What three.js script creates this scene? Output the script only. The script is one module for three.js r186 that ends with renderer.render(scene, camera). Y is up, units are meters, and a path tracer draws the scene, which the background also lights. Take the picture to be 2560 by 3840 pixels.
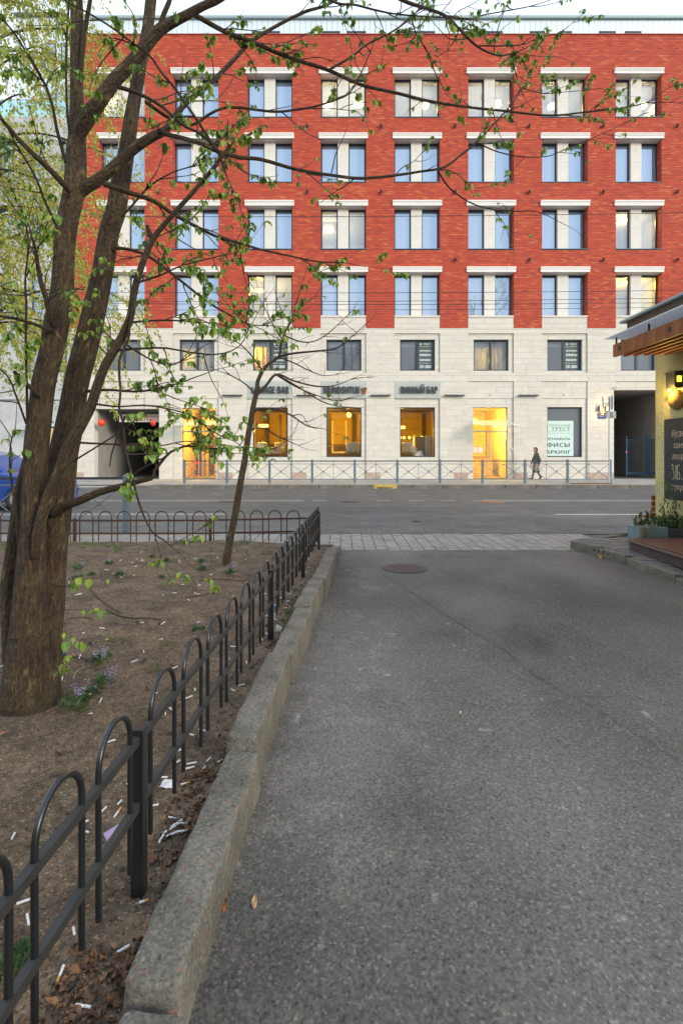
import * as THREE from 'three';
import { mergeGeometries, mergeVertices } from 'three/addons/utils/BufferGeometryUtils.js';
import { RoundedBoxGeometry } from 'three/addons/geometries/RoundedBoxGeometry.js';
import { FontLoader } from 'three/addons/loaders/FontLoader.js';
import { TextGeometry } from 'three/addons/geometries/TextGeometry.js';
import { MarchingCubes } from 'three/addons/objects/MarchingCubes.js';

// ------------------------------------------------------------------ camera, sky, sun, exposure
const F = 2010, EYE = 1.5, CX = 1280, CY = 1700;            // focal length and vanishing point in photo pixels (2560 x 3840), eye height in metres
const scene = new THREE.Scene();
const camera = new THREE.PerspectiveCamera(2 * Math.atan(1920 / F) * 180 / Math.PI, 2560 / 3840, 0.05, 800);
camera.position.set(0, EYE, 0);
camera.setViewOffset(2560, 3840, 0, 1920 - CY, 2560, 3840);  // a shifted lens: verticals stay parallel
camera.updateProjectionMatrix();

const renderer = new THREE.WebGLRenderer({ antialias: true });
renderer.toneMapping = THREE.LinearToneMapping;
renderer.toneMappingExposure = 1.78;
renderer.shadowMap.enabled = true;

function makeSky() {                                         // clear pale evening air: whitish low down, light blue overhead
  const w = 256, h = 128, d = new Float32Array(w * h * 4);
  const stops = [[-90, .16, .16, .155], [-3, .34, .35, .36], [0, .80, .78, .74], [8, .80, .82, .83], [22, .66, .76, .88], [45, .60, .71, .86], [90, .47, .58, .76]];
  for (let j = 0; j < h; j++) {
    const el = (j + .5) / h * 180 - 90;
    let k = 0; while (k < stops.length - 2 && el > stops[k + 1][0]) k++;
    const a = stops[k], b = stops[k + 1], t = Math.min(1, Math.max(0, (el - a[0]) / (b[0] - a[0])));
    for (let i = 0; i < w; i++) { const o = (j * w + i) * 4; for (let c = 0; c < 3; c++) d[o + c] = a[c + 1] + (b[c + 1] - a[c + 1]) * t; d[o + 3] = 1; }
  }
  const t = new THREE.DataTexture(d, w, h, THREE.RGBAFormat, THREE.FloatType);
  t.mapping = THREE.EquirectangularReflectionMapping; t.magFilter = t.minFilter = THREE.LinearFilter; t.needsUpdate = true;
  return t;
}
scene.background = scene.environment = makeSky();
const sun = new THREE.DirectionalLight(new THREE.Color(1, .89, .74), 1.5);   // low, very soft evening light from behind the camera's right shoulder
sun.position.set(34, 20, 17); sun.target.position.set(0, 4, -14);
sun.castShadow = true; sun.shadow.radius = 34; sun.shadow.mapSize.set(2048, 2048);
Object.assign(sun.shadow.camera, { left: -40, right: 40, top: 40, bottom: -40, near: 1, far: 120 });
scene.add(sun, sun.target);

// ------------------------------------------------------------------ helpers
let seed = 1234567;
const rnd = () => { seed |= 0; seed = seed + 0x6D2B79F5 | 0; let t = Math.imul(seed ^ seed >>> 15, 1 | seed); t = t + Math.imul(t ^ t >>> 7, 61 | t) ^ t; return ((t ^ t >>> 14) >>> 0) / 4294967296; };
const rr = (a, b) => a + (b - a) * rnd();
const reseed = (s) => { seed = s; };
const V = (x, y, z) => new THREE.Vector3(x, y, z);
const clamp = (x, a, b) => Math.min(b, Math.max(a, x));
const sstep = (a, b, x) => { const t = clamp((x - a) / (b - a), 0, 1); return t * t * (3 - 2 * t); };
const P = (x, y, d) => V((x - CX) * d / F, EYE + (CY - y) * d / F, -d);       // photo pixel at a known depth
const hash = (x, y, z = 0) => { let h = Math.imul(x | 0, 374761393) + Math.imul(y | 0, 668265263) + Math.imul(z | 0, 2147483647 ^ 912271) | 0; h = Math.imul(h ^ h >>> 13, 1274126177); return ((h ^ h >>> 16) >>> 0) / 4294967296; };
function vnoise(x, y, px = 0, py = 0, s = 0) {               // value noise, optionally periodic
  const xi = Math.floor(x), yi = Math.floor(y), fx = x - xi, fy = y - yi, u = fx * fx * (3 - 2 * fx), v = fy * fy * (3 - 2 * fy);
  const m = (a, p) => p ? ((a % p) + p) % p : a;
  const a = hash(m(xi, px), m(yi, py), s), b = hash(m(xi + 1, px), m(yi, py), s), c = hash(m(xi, px), m(yi + 1, py), s), d = hash(m(xi + 1, px), m(yi + 1, py), s);
  return a + (b - a) * u + (c - a) * v + (a - b - c + d) * u * v;
}
const fbm = (x, y, oct, px = 0, py = 0, s = 0) => { let a = 0, w = .5, n = 0; for (let o = 0; o < oct; o++) { a += w * vnoise(x, y, px, py, s + o * 17); n += w; w *= .5; x *= 2; y *= 2; px *= 2; py *= 2; } return a / n; };

const bases = new Map(), taken = new Map();
function numbered(n) { const k = taken.get(n) ?? 0; taken.set(n, k + 1); return k ? n + '_' + String(k).padStart(3, '0') : n; }
function thing(name, label, category, pos = [0, 0, 0], group) {
  const o = new THREE.Group(); o.name = numbered(name); o.position.set(...pos); scene.add(o);
  o.userData = { label, category }; if (group) o.userData.group = group;
  bases.set(o, V(...pos)); return o;
}
function mesh(name, geo, mat, parent, at) {                  // geometry is given in world coordinates and hung under its parent
  const m = new THREE.Mesh(geo, mat); m.name = parent === scene ? numbered(name) : name; m.castShadow = m.receiveShadow = true;
  const b = bases.get(parent); if (at) m.position.copy(at); if (b) m.position.sub(b);
  parent.add(m); bases.set(m, (b ? b.clone() : V(0, 0, 0)).add(m.position)); return m;
}
function sub(name, parent, pos) { const g = new THREE.Group(); g.name = name; const b = bases.get(parent); g.position.set(pos[0], pos[1], pos[2]).sub(b ?? V(0, 0, 0)); parent.add(g); bases.set(g, V(...pos)); return g; }
function struct(name, geo, mat) { const m = mesh(name, geo, mat, scene); m.userData.kind = 'structure'; return m; }
function tag(o, label, category, group) { o.userData.label = label; o.userData.category = category; if (group) o.userData.group = group; return o; }
function single(name, geo, mat, at, label, category, group) { return tag(mesh(name, geo, mat, scene, at), label, category, group); }
function copy(o, pos, label, ry) { const c = o.clone(); c.name = numbered(o.name.replace(/_\d{3}$/, '')); c.position.set(...pos); if (ry !== undefined) c.rotation.y = ry; c.userData = { ...o.userData }; if (label) c.userData.label = label; scene.add(c); bases.set(c, V(...pos)); return c; }

function wuv(g, s = 1) {                                     // uv in metres by the dominant axis of each face
  const n = g.index ? g.toNonIndexed() : g; if (!n.attributes.normal) n.computeVertexNormals();
  const p = n.attributes.position, q = n.attributes.normal, uv = new Float32Array(p.count * 2);
  for (let i = 0; i < p.count; i++) {
    const f = i - i % 3, sum = (k) => Math.abs(q.array[f * 3 + k] + q.array[f * 3 + 3 + k] + q.array[f * 3 + 6 + k]), ax = sum(0), ay = sum(1), az = sum(2);
    if (ay >= ax && ay >= az) { uv[2 * i] = p.getX(i) / s; uv[2 * i + 1] = p.getZ(i) / s; }
    else if (az >= ax) { uv[2 * i] = p.getX(i) / s; uv[2 * i + 1] = p.getY(i) / s; }
    else { uv[2 * i] = p.getZ(i) / s; uv[2 * i + 1] = p.getY(i) / s; }
  }
  n.setAttribute('uv', new THREE.BufferAttribute(uv, 2)); return n;
}
const box = (x0, x1, y0, y1, z0, z1) => new THREE.BoxGeometry(Math.abs(x1 - x0), Math.abs(y1 - y0), Math.abs(z1 - z0)).translate((x0 + x1) / 2, (y0 + y1) / 2, (z0 + z1) / 2);
const rbox = (x0, x1, y0, y1, z0, z1, r = .01, s = 2) => new RoundedBoxGeometry(Math.abs(x1 - x0), Math.abs(y1 - y0), Math.abs(z1 - z0), s, r).translate((x0 + x1) / 2, (y0 + y1) / 2, (z0 + z1) / 2);
function join(list) {
  const l = list.map((g) => { const n = g.index ? g.toNonIndexed() : g.clone(); for (const k of Object.keys(n.attributes)) if (!['position', 'normal', 'uv'].includes(k)) n.deleteAttribute(k); if (!n.attributes.normal) n.computeVertexNormals(); if (!n.attributes.uv) n.setAttribute('uv', new THREE.BufferAttribute(new Float32Array(n.attributes.position.count * 2), 2)); return n; });
  return l.length === 1 ? l[0] : mergeGeometries(l);
}
const up = V(0, 1, 0);
function bar(p, q, r, seg = 8, r2 = r) { const d = q.clone().sub(p), l = d.length(); return new THREE.CylinderGeometry(r2, r, l, seg).applyQuaternion(new THREE.Quaternion().setFromUnitVectors(up, d.normalize())).translate((p.x + q.x) / 2, (p.y + q.y) / 2, (p.z + q.z) / 2); }
function sqbar(p, q, w, h = w) { const d = q.clone().sub(p), l = d.length(); const m = new THREE.Matrix4().lookAt(V(0, 0, 0), d, up); return new THREE.BoxGeometry(w, h, l).applyMatrix4(m).translate((p.x + q.x) / 2, (p.y + q.y) / 2, (p.z + q.z) / 2); }
function tube(pts, rad, seg = 6, step = .05, wob = 0) {      // tapered tube through points with radii
  const c = new THREE.CatmullRomCurve3(pts, false, 'centripetal');
  let len = 0; for (let i = 1; i < pts.length; i++) len += pts[i].distanceTo(pts[i - 1]);
  const n = Math.max(pts.length, Math.min(120, Math.ceil(len / step))), pos = [], nor = [], uv = [], idx = [];
  let N = V(0, 0, 1), vlen = 0, last = null;
  for (let i = 0; i <= n; i++) {
    const t = i / n, p = c.getPoint(t), T = c.getTangent(t).normalize(), k = t * (pts.length - 1), k0 = Math.min(pts.length - 2, Math.floor(k)), r0 = rad[k0] + (rad[k0 + 1] - rad[k0]) * (k - k0);
    if (last) vlen += p.distanceTo(last); last = p;
    N = N.clone().sub(T.clone().multiplyScalar(N.dot(T))); if (N.lengthSq() < 1e-6) N = V(1, 0, 0).sub(T.clone().multiplyScalar(T.x)); N.normalize();
    const B = T.clone().cross(N);
    for (let s = 0; s <= seg; s++) {
      const a = s / seg * Math.PI * 2, dx = N.clone().multiplyScalar(Math.cos(a)).add(B.clone().multiplyScalar(Math.sin(a)));
      const r = r0 * (1 + wob * (vnoise(Math.cos(a) * 1.6 + 9, vlen * 4 + Math.sin(a) * 1.6, 0, 0, 5) - .5) * 2);
      pos.push(p.x + dx.x * r, p.y + dx.y * r, p.z + dx.z * r); nor.push(dx.x, dx.y, dx.z); uv.push(s / seg * Math.max(1, Math.round(r0 * 6.28 / .25)) * .25, vlen);
    }
  }
  for (let i = 0; i < n; i++) for (let s = 0; s < seg; s++) { const a = i * (seg + 1) + s, b = a + seg + 1; idx.push(a, a + 1, b, b, a + 1, b + 1); }
  const s0 = pos.length / 3, ps = c.getPoint(0), Ts = c.getTangent(0); pos.push(ps.x, ps.y, ps.z); nor.push(-Ts.x, -Ts.y, -Ts.z); uv.push(0, 0);
  for (let s = 0; s < seg; s++) idx.push(s + 1, s, s0);
  const e = pos.length / 3, pe = c.getPoint(1), Te = c.getTangent(1); pos.push(pe.x, pe.y, pe.z); nor.push(Te.x, Te.y, Te.z); uv.push(0, vlen);
  for (let s = 0; s < seg; s++) idx.push(n * (seg + 1) + s, n * (seg + 1) + s + 1, e);
  const g = new THREE.BufferGeometry();
  g.setAttribute('position', new THREE.Float32BufferAttribute(pos, 3)); g.setAttribute('normal', new THREE.Float32BufferAttribute(nor, 3)); g.setAttribute('uv', new THREE.Float32BufferAttribute(uv, 2)); g.setIndex(idx);
  return g;
}
function roughBox(w, h, l, r, seg, amp, sd) {                // box with rounded, slightly worn edges
  const [nx, ny, nz] = seg, g = new THREE.BoxGeometry(w, h, l, nx, ny, nz), p = g.attributes.position;
  const remap = (v, half, n) => { const i = Math.round((v / half + 1) / 2 * n); if (i === 0) return -half; if (i === n) return half; if (n < 5) return v; if (i === 1) return -half + r * .35; if (i === n - 1) return half - r * .35; return (-half + r) + (i - 2) / (n - 4) * 2 * (half - r); };
  for (let i = 0; i < p.count; i++) {
    let a = V(remap(p.getX(i), w / 2, nx), remap(p.getY(i), h / 2, ny), remap(p.getZ(i), l / 2, nz));
    const c = V(clamp(a.x, -w / 2 + r, w / 2 - r), clamp(a.y, -h / 2 + r, h / 2 - r), clamp(a.z, -l / 2 + r, l / 2 - r)), d = a.clone().sub(c);
    if (d.lengthSq() > 0) a = c.add(d.normalize().multiplyScalar(r * (1 + (vnoise(a.z * 14 + sd, (a.x + a.y) * 9, 0, 0, 3) - .6) * .28)));
    const k = amp * (fbm(a.x * 9 + a.z * 7 + sd * 3, a.y * 9 - a.z * 5 + sd, 3) - .5) * 2;
    p.setXYZ(i, a.x + k * (d.x ? Math.sign(d.x) : 0), a.y + k * (d.y ? Math.sign(d.y) : 0), a.z + k * (d.z ? Math.sign(d.z) : 0));
  }
  g.deleteAttribute('uv'); g.deleteAttribute('normal'); const m = mergeVertices(g, 1e-5); m.computeVertexNormals(); return m;
}
function plate(w, h, tex) { return new THREE.PlaneGeometry(w, h); }
const lin = (r, g, b) => new THREE.Color().setRGB(r, g, b);
const std = (c, o = {}) => new THREE.MeshStandardMaterial({ color: Array.isArray(c) ? lin(...c) : new THREE.Color(c), roughness: .8, ...o });
const phys = (c, o = {}) => new THREE.MeshPhysicalMaterial({ color: Array.isArray(c) ? lin(...c) : new THREE.Color(c), roughness: .5, ...o });
// ------------------------------------------------------------------ textures (matter only: grain, grit, stains)
function tex(w, h, fn, srgb = true) {                        // fn(u, v) in 0..1 returns [r, g, b] (sRGB 0..255) or a height 0..255
  const d = new Uint8Array(w * h * 4);
  for (let j = 0; j < h; j++) for (let i = 0; i < w; i++) { const c = fn(i / w, j / h, i, j), o = (j * w + i) * 4; if (c.length) { d[o] = clamp(c[0], 0, 255); d[o + 1] = clamp(c[1], 0, 255); d[o + 2] = clamp(c[2], 0, 255); } else d[o] = d[o + 1] = d[o + 2] = clamp(c, 0, 255); d[o + 3] = 255; }
  const t = new THREE.DataTexture(d, w, h); t.wrapS = t.wrapT = THREE.RepeatWrapping; t.magFilter = THREE.LinearFilter; t.minFilter = THREE.LinearMipmapLinearFilter; t.generateMipmaps = true;
  if (srgb) t.colorSpace = THREE.SRGBColorSpace; t.needsUpdate = true; return t;
}
const rep = (t, x, y = x) => { const c = t.clone(); c.repeat.set(x, y); c.needsUpdate = true; return c; };
function canvasTex(w, h, draw) { const c = document.createElement('canvas'); c.width = w; c.height = h; const g = c.getContext('2d'); draw(g, w, h); const t = new THREE.CanvasTexture(c); t.colorSpace = THREE.SRGBColorSpace; t.magFilter = THREE.LinearFilter; return t; }

// aggregate of the asphalt: grains of many greys, a few pale and reddish chips
const grit = (u, v, n, s) => { const x = u * n, y = v * n, xi = Math.floor(x), yi = Math.floor(y); let best = 9, id = 0; for (let a = -1; a < 2; a++) for (let b = -1; b < 2; b++) { const gx = ((xi + a) % n + n) % n, gy = ((yi + b) % n + n) % n, dx = xi + a + hash(gx, gy, s) - x, dy = yi + b + hash(gx, gy, s + 1) - y, d = dx * dx + dy * dy; if (d < best) { best = d; id = hash(gx, gy, s + 2); } } return [Math.sqrt(best), id]; };
const asphaltTone = (u, v, s, n, per, k = 1) => {
  const [d, id] = grit(u, v * k, n, s); const f = fbm(u * per, v * per, 4, per, per, s);
  let g = 91 + (id - .5) * 30 + (f - .5) * 30 - sstep(.45, .8, d) * 12; let r = g + 1, b = g - 3;
  if (id > .97) { r += 17; g += 16; b += 13; } else if (id > .945) { r += 16; g += 4; } else if (id < .03) { r -= 12; g -= 12; b -= 12; }
  return [r, g, b];
};
const T_road = tex(768, 768, (u, v) => { const c = asphaltTone(u, v, 3, 150, 5); return c; });
const T_gritBump = tex(512, 512, (u, v) => { const [d, id] = grit(u, v, 96, 31); return 255 * clamp(1 - d * 1.1, 0, 1) * (.4 + .6 * id); }, false);
// the driveway sheet: 6.4 m x 9 m, one texture for the whole of it, with tyre-worn strips, oil drips, dust by the kerb and one healed crack
const DRV = { x0: -1.4, x1: 5.0, z0: -8.3, z1: .7 };
const T_drive = tex(1800, 2048, (u, v, i, j) => {
  const X = DRV.x0 + u * 6.4, Z = DRV.z0 + v * 9;
  let [r, g, b] = asphaltTone(u, v, 7, 800, 9, 9 / 6.4);
  const big = fbm(X * .8 + 4, Z * .55, 5, 0, 0, 61) - .5; r += big * 34; g += big * 34; b += big * 36;
  const st = fbm(X * 1.3 + 20, Z * .9 + 3, 4, 0, 0, 71); if (st > .64) { const k = (st - .64) * 90; r -= k; g -= k; b -= k; }
  const path = .62 + (-Z - 2.0) * -.02, cr = Math.abs(X - (2.35 - (-Z) * .28 + (fbm(Z * 1.7, 1, 3, 0, 0, 9) - .5) * .12));
  if (-Z > 2.2 && -Z < 6.6 && cr < .012 + .012 * vnoise(Z * 9, 2)) { const k = 6 + 8 * vnoise(Z * 5, X * 5); r -= k; g -= k; b -= k; }
  const cr2 = Math.abs(-Z - (3.25 + (X - 1) * .05 + (fbm(X * 2, 5, 3, 0, 0, 19) - .5) * .35)); if (X > .4 && X < 3.2 && cr2 < .009) { r -= 8; g -= 8; b -= 8; }
  const du = fbm(X * 7 + 1, Z * 7, 3, 0, 0, 81); if (X < .45 && du > .52 + (X + .4) * .22) { const k = 1 + 14 * vnoise(X * 60, Z * 60, 0, 0, 83); r += k; g += k * .9; b += k * .7; }
  const sp = fbm(X * 16, Z * 11, 2, 0, 0, 91); if (sp > .83) { const k = (sp - .83) * 260; r += k; g += k; b += k; }
  return [r, g, b];
});
T_drive.wrapS = T_drive.wrapT = THREE.ClampToEdgeWrapping;
const T_soil = tex(1024, 1024, (u, v) => {
  const f = fbm(u * 8, v * 8, 5, 8, 8, 2), [d, id] = grit(u, v, 230, 5), fine = fbm(u * 60, v * 60, 3, 60, 60, 12);
  let r = 86 + (f - .5) * 58 + (fine - .5) * 46, g = r * .86, b = r * .70;
  if (id > .9) { const k = (id - .9) * 520; r += k; g += k * .85; b += k * .7; } else if (id < .10) { r *= .74; g *= .74; b *= .74; }
  const [d2, id2] = grit(u + .37, v, 130, 15); if (id2 > .92 && d2 < .4) { r += 30; g += 6; b -= 6; } 
  return [r, g, b];
});
const T_soilBump = tex(1024, 1024, (u, v) => { const [d, id] = grit(u, v, 230, 5), [d2, i2] = grit(u, v, 80, 25); return 110 * clamp(1 - d, 0, 1) * id + 90 * clamp(1 - d2 * 1.2, 0, 1) * i2 + 60 * fbm(u * 30, v * 30, 3, 30, 30, 6); }, false);
const T_bark = tex(512, 1024, (u, v) => {
  const w = fbm(u * 6, v * 10, 3, 6, 10, 4) * .9, rid = .7 * fbm((u + w * .05) * 44, v * 17, 4, 44, 17, 8) + .3 * fbm(u * 90, v * 60, 3, 90, 60, 48), f = fbm(u * 5, v * 7, 4, 5, 7, 14), m = fbm(u * 40, v * 60, 3, 40, 60, 24);
  let r = 78 + (rid - .5) * 80 + (f - .5) * 26 + (m - .5) * 30, g = r * .86 + (f - .5) * 10, b = r * .66;
  if (rid > .63) { const k = (rid - .63) * 150; r += k * 1.1; g += k * .7; b += k * .35; }
  const li = fbm(u * 12, v * 14, 4, 12, 14, 34); if (li > .7) { const k = (li - .7) * 90; g += k; r += k * .6; b += k * .5; }
  return [r, g, b];
});
const T_barkBump = tex(512, 1024, (u, v) => { const w = fbm(u * 6, v * 10, 3, 6, 10, 4) * .9, rid = .7 * fbm((u + w * .05) * 44, v * 17, 4, 44, 17, 8) + .3 * fbm(u * 90, v * 60, 3, 90, 60, 48); const ring = vnoise(u * 4, v * 70, 4, 70, 3); return 235 * sstep(.3, .7, rid) * .75 + ring * 45; }, false);
const T_stone = tex(512, 512, (u, v) => {                    // travertine: fine horizontal veins and small pits
  const s = fbm(u * 5, v * 46, 4, 5, 46, 5), f = fbm(u * 4, v * 5, 4, 4, 5, 15), p = fbm(u * 36, v * 130, 2, 36, 130, 25);
  let g = 244 + (s - .5) * 18 + (f - .5) * 12; if (p > .80) g -= (p - .80) * 420;
  const st = fbm(u * 6, v * 9, 4, 6, 9, 45), k = Math.max(0, st - .66) * 150; return [g, g - k * .5, g - 2 - k * 1.5];
});
const T_plaster = tex(512, 512, (u, v) => { const f = fbm(u * 5, v * 5, 5, 5, 5, 6), p = fbm(u * 40, v * 40, 3, 40, 40, 16); const g = 222 + (f - .5) * 40 + (p - .5) * 34; return [g, g, g - (f - .4) * 22]; });
const T_plasterBump = tex(512, 512, (u, v) => 255 * fbm(u * 34, v * 34, 4, 34, 34, 26), false);
const T_concrete = tex(1024, 1024, (u, v) => {
  const f = fbm(u * 6, v * 6, 5, 6, 6, 7), [d, id] = grit(u, v, 110, 17), [d2, i2] = grit(u, v, 44, 27); let g = 150 + (f - .5) * 58 + (id - .5) * 40; let r = g + 3, b = g - 8;
  if (i2 > .93 && d2 < .36) { r += 26; g -= 6; b -= 16; } else if (i2 > .87 && d2 < .3) { r -= 34; g -= 34; b -= 34; } else if (i2 < .04 && d2 < .3) { r += 34; g += 34; b += 32; }
  const st = fbm(u * 5 + 3, v * 4, 4, 5, 4, 37); if (st > .6) { const k = (st - .6) * 120; r -= k; g -= k; b -= k; }
  return [r, g, b];
});
const T_concBump = tex(512, 512, (u, v) => { const [d, id] = grit(u, v, 70, 17); return 150 * clamp(1 - d, 0, 1) * id + 90 * fbm(u * 20, v * 20, 3, 20, 20, 5); }, false);
const T_wood = tex(256, 512, (u, v) => { const w = fbm(u * 3, v * 3, 3, 3, 3, 8), s = fbm((u + w * .06) * 22, v * 3, 4, 22, 3, 18); const g = 200 + (s - .5) * 110; return [g, g * .96, g * .9]; });
const T_fine = tex(512, 512, (u, v) => { const f = fbm(u * 6, v * 6, 5, 6, 6, 9), p = fbm(u * 70, v * 70, 2, 70, 70, 19); const g = 232 + (f - .5) * 40 + (p - .5) * 34; return [g, g, g]; });
const T_pave = tex(512, 512, (u, v) => { const f = fbm(u * 5, v * 5, 5, 5, 5, 11), [d, id] = grit(u, v, 90, 19); const g = 205 + (f - .5) * 50 + (id - .5) * 44; return [g, g - 1, g - 5]; });

// ------------------------------------------------------------------ materials
const M = {
  road: std([1.0, .99, .98], { map: rep(T_road, .55), bumpMap: rep(T_gritBump, 1.1), bumpScale: .003, roughness: .92 }),
  lane: std([1.24, 1.21, 1.17], { map: rep(T_road, .42), bumpMap: rep(T_gritBump, .9), bumpScale: .003, roughness: .95 }),
  drive: std([1.22, 1.16, 1.09], { map: T_drive, roughness: .9 }),
  soil: std([1.34, 1.28, 1.20], { map: rep(T_soil, .62), bumpMap: rep(T_soilBump, .62), bumpScale: .011, roughness: 1 }),
  bark: std([.88, .80, .71], { map: rep(T_bark, 2, 1.1), bumpMap: rep(T_barkBump, 2, 1.1), bumpScale: .012, roughness: .95 }),
  twig: std([.045, .03, .022], { roughness: .85 }),
  twigRed: std([.10, .045, .03], { roughness: .8 }),
  birchTwig: std([.075, .05, .035], { roughness: .9 }),
  concrete: std([.50, .475, .43], { map: rep(T_concrete, 1.1), bumpMap: rep(T_concBump, 1.6), bumpScale: .003, roughness: .95 }),
  farKerb: std([.50, .49, .46], { map: rep(T_concrete, .7), roughness: .95 }),
  yellowKerb: std([.62, .43, .09], { map: rep(T_fine, .8), roughness: .8 }),
  pave: [0, 1, 2, 3].map((i) => std([[.50, .46, .41], [.46, .425, .39], [.53, .485, .43], [.48, .45, .415]][i], { map: rep(T_pave, 1.3), roughness: .95 })),
  paveR: [0, 1, 2, 3].map((i) => std([[.27, .26, .255], [.24, .235, .235], [.30, .28, .27], [.26, .255, .26]][i], { map: rep(T_pave, 1.3), roughness: .9 })),
  sand: std([.20, .18, .155], { map: rep(T_pave, 1.1), roughness: 1 }),
  walk: std([.56, .535, .50], { map: rep(T_pave, .5), roughness: .95 }),
  iron: phys([.012, .013, .015], { roughness: .34, clearcoat: .35, clearcoatRoughness: .25 }),
  ironDusty: phys([.045, .043, .04], { roughness: .62, map: rep(T_fine, 3) }),
  ironRust: std([.085, .042, .022], { roughness: .85, map: rep(T_fine, 3) }),
  rail: std([.135, .175, .205], { roughness: .42, metalness: .15 }),
  railDark: std([.03, .035, .042], { roughness: .5 }),
  stone: [[.75, .705, .62], [.73, .685, .605], [.77, .72, .635], [.73, .69, .615], [.755, .705, .61], [.715, .675, .605]].map((c) => std(c, { map: rep(T_stone, .55, .55), roughness: .85 })),
  stoneCore: std([.44, .42, .38], { roughness: .95 }),
  slab: std([.50, .535, .50], { map: rep(T_stone, .5), roughness: .75 }),
  plinth: std([.54, .40, .33], { map: rep(T_stone, .6), roughness: .9 }),
  white: std([.80, .77, .71], { map: rep(T_stone, .4), roughness: .8 }),
  lintel: std([.84, .82, .765], { roughness: .75 }),
  soffit: std([.80, .77, .70], { roughness: .9 }),
  mortar: std([.20, .085, .062], { roughness: .95 }),
  brick: std([1, 1, 1], { roughness: .82, map: rep(T_fine, .9) }),
  frame: std([.022, .042, .06], { roughness: .4 }),
  sill: std([.06, .11, .15], { roughness: .45 }),
  glassMirror: phys([.60, .77, .98], { metalness: .62, transmission: 1, roughness: .015, ior: 1.5 }),
  glassLit: phys([.72, .84, .98], { metalness: .40, transmission: 1, roughness: .012, ior: 1.5 }),
  glassShop: phys([.96, .97, .97], { metalness: 0, transmission: 1, roughness: .01, ior: 1.5 }),
  glassClear: phys([.93, .98, .95], { metalness: .03, transmission: 1, roughness: .01, ior: 1.5 }),
  roomWhite: std([.62, .61, .58], { roughness: .95 }),
  roomGrey: std([.30, .30, .30], { roughness: .95 }),
  roomWarm: std([.50, .36, .17], { roughness: .9 }),
  passage: std([.40, .38, .35], { map: rep(T_fine, .5), roughness: .9 }),
  panelBlue: std([.70, .80, .83], { roughness: .5, metalness: .15 }),
  dark: std([.02, .021, .024], { roughness: .6 }),
  steel: std([.55, .56, .57], { roughness: .28, metalness: .9 }),
  greyPlaster: std([.60, .605, .60], { map: rep(T_fine, .4), roughness: .95 }),
  yellowPlaster: std([.70, .645, .30], { map: rep(T_plaster, .9), bumpMap: rep(T_plasterBump, 1.6), bumpScale: .012, roughness: .95 }),
  wood: std([.46, .155, .045], { map: rep(T_wood, 2, 1), roughness: .62 }),
  woodOld: std([.17, .125, .085], { map: rep(T_wood, 3, 1), roughness: .85 }),
  tileRed: std([.155, .066, .052], { map: rep(T_fine, 1.2), roughness: .45 }),
  tileEdge: std([.085, .06, .062], { map: rep(T_fine, 1.2), roughness: .5 }),
  paint: std([.70, .70, .68], { map: rep(T_pave, .9), roughness: .8 }),
  cast: std([.13, .105, .09], { roughness: .7, metalness: .25, map: rep(T_fine, 1.5) }),
  castOrange: std([.34, .20, .11], { roughness: .85, map: rep(T_fine, 1.5) }),
};
const leafMats = [[.25, .38, .045], [.19, .32, .04], [.31, .41, .055], [.15, .26, .035]].map((c) => phys(c, { roughness: .6, transmission: .32, side: THREE.DoubleSide }));
const birchLeafMat = phys([.40, .42, .06], { roughness: .75, transmission: .4, side: THREE.DoubleSide });
const greenMat = phys([.075, .15, .035], { roughness: .65, transmission: .25, side: THREE.DoubleSide });
const greenMat2 = phys([.055, .115, .03], { roughness: .65, transmission: .25, side: THREE.DoubleSide });
const glow = (c, k) => new THREE.MeshStandardMaterial({ color: 0x222222, emissive: lin(...c), emissiveIntensity: k, roughness: .6 });
// ------------------------------------------------------------------ the ground
function sheet(x0, x1, z0, z1, y) { return wuv(new THREE.PlaneGeometry(x1 - x0, Math.abs(z1 - z0)).rotateX(-Math.PI / 2).translate((x0 + x1) / 2, y, (z0 + z1) / 2)); }
struct('ground', sheet(-300, 300, -300, 300, -.05), std([.16, .15, .13], { map: rep(T_soil, .3), roughness: 1 }));
struct('road', sheet(-70, 70, -22.95, -9.9, 0), M.road);
struct('road_lane', sheet(-70, 70, -13.45, -9.9, .004), M.lane);
struct('driveway', (() => { const g = new THREE.PlaneGeometry(6.4, 9, 8, 12).rotateX(-Math.PI / 2).translate((DRV.x0 + DRV.x1) / 2, 0, (DRV.z0 + DRV.z1) / 2), p = g.attributes.position, uv = g.attributes.uv; for (let i = 0; i < p.count; i++) uv.setXY(i, (p.getX(i) - DRV.x0) / 6.4, (p.getZ(i) - DRV.z0) / 9); return g; })(), M.drive);
struct('yard', sheet(-30, 30, .6, 30, -.01), M.lane);
struct('yard_verge', sheet(4.7, 30, -8.3, .6, -.02), M.lane);

// painted lines on the road
const px2x = (x, d) => (x - CX) * d / F;
function line(x0, x1, d, w = .13) { const m = struct('lane_marking', sheet(x0, x1, -d - w / 2, -d + w / 2, .008), M.paint); return m; }
line(-40, px2x(1137, 17.1), 17.1); line(-40, px2x(1146, 16.72), 16.72);
for (const [a, b] of [[1172, 1224], [1411, 1464], [1532, 1586], [1653, 1705]]) line(px2x(a, 16.85), px2x(b, 16.85), 16.85);
line(px2x(1775, 16.72), 40, 16.72); line(px2x(1812, 17.05), 40, 17.05);
line(-40, px2x(845, 13.15), 13.15, .15); line(px2x(2078, 13.1), 40, 13.1, .17); line(px2x(798, 19.8), px2x(828, 19.8), 19.8, .12);

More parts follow.
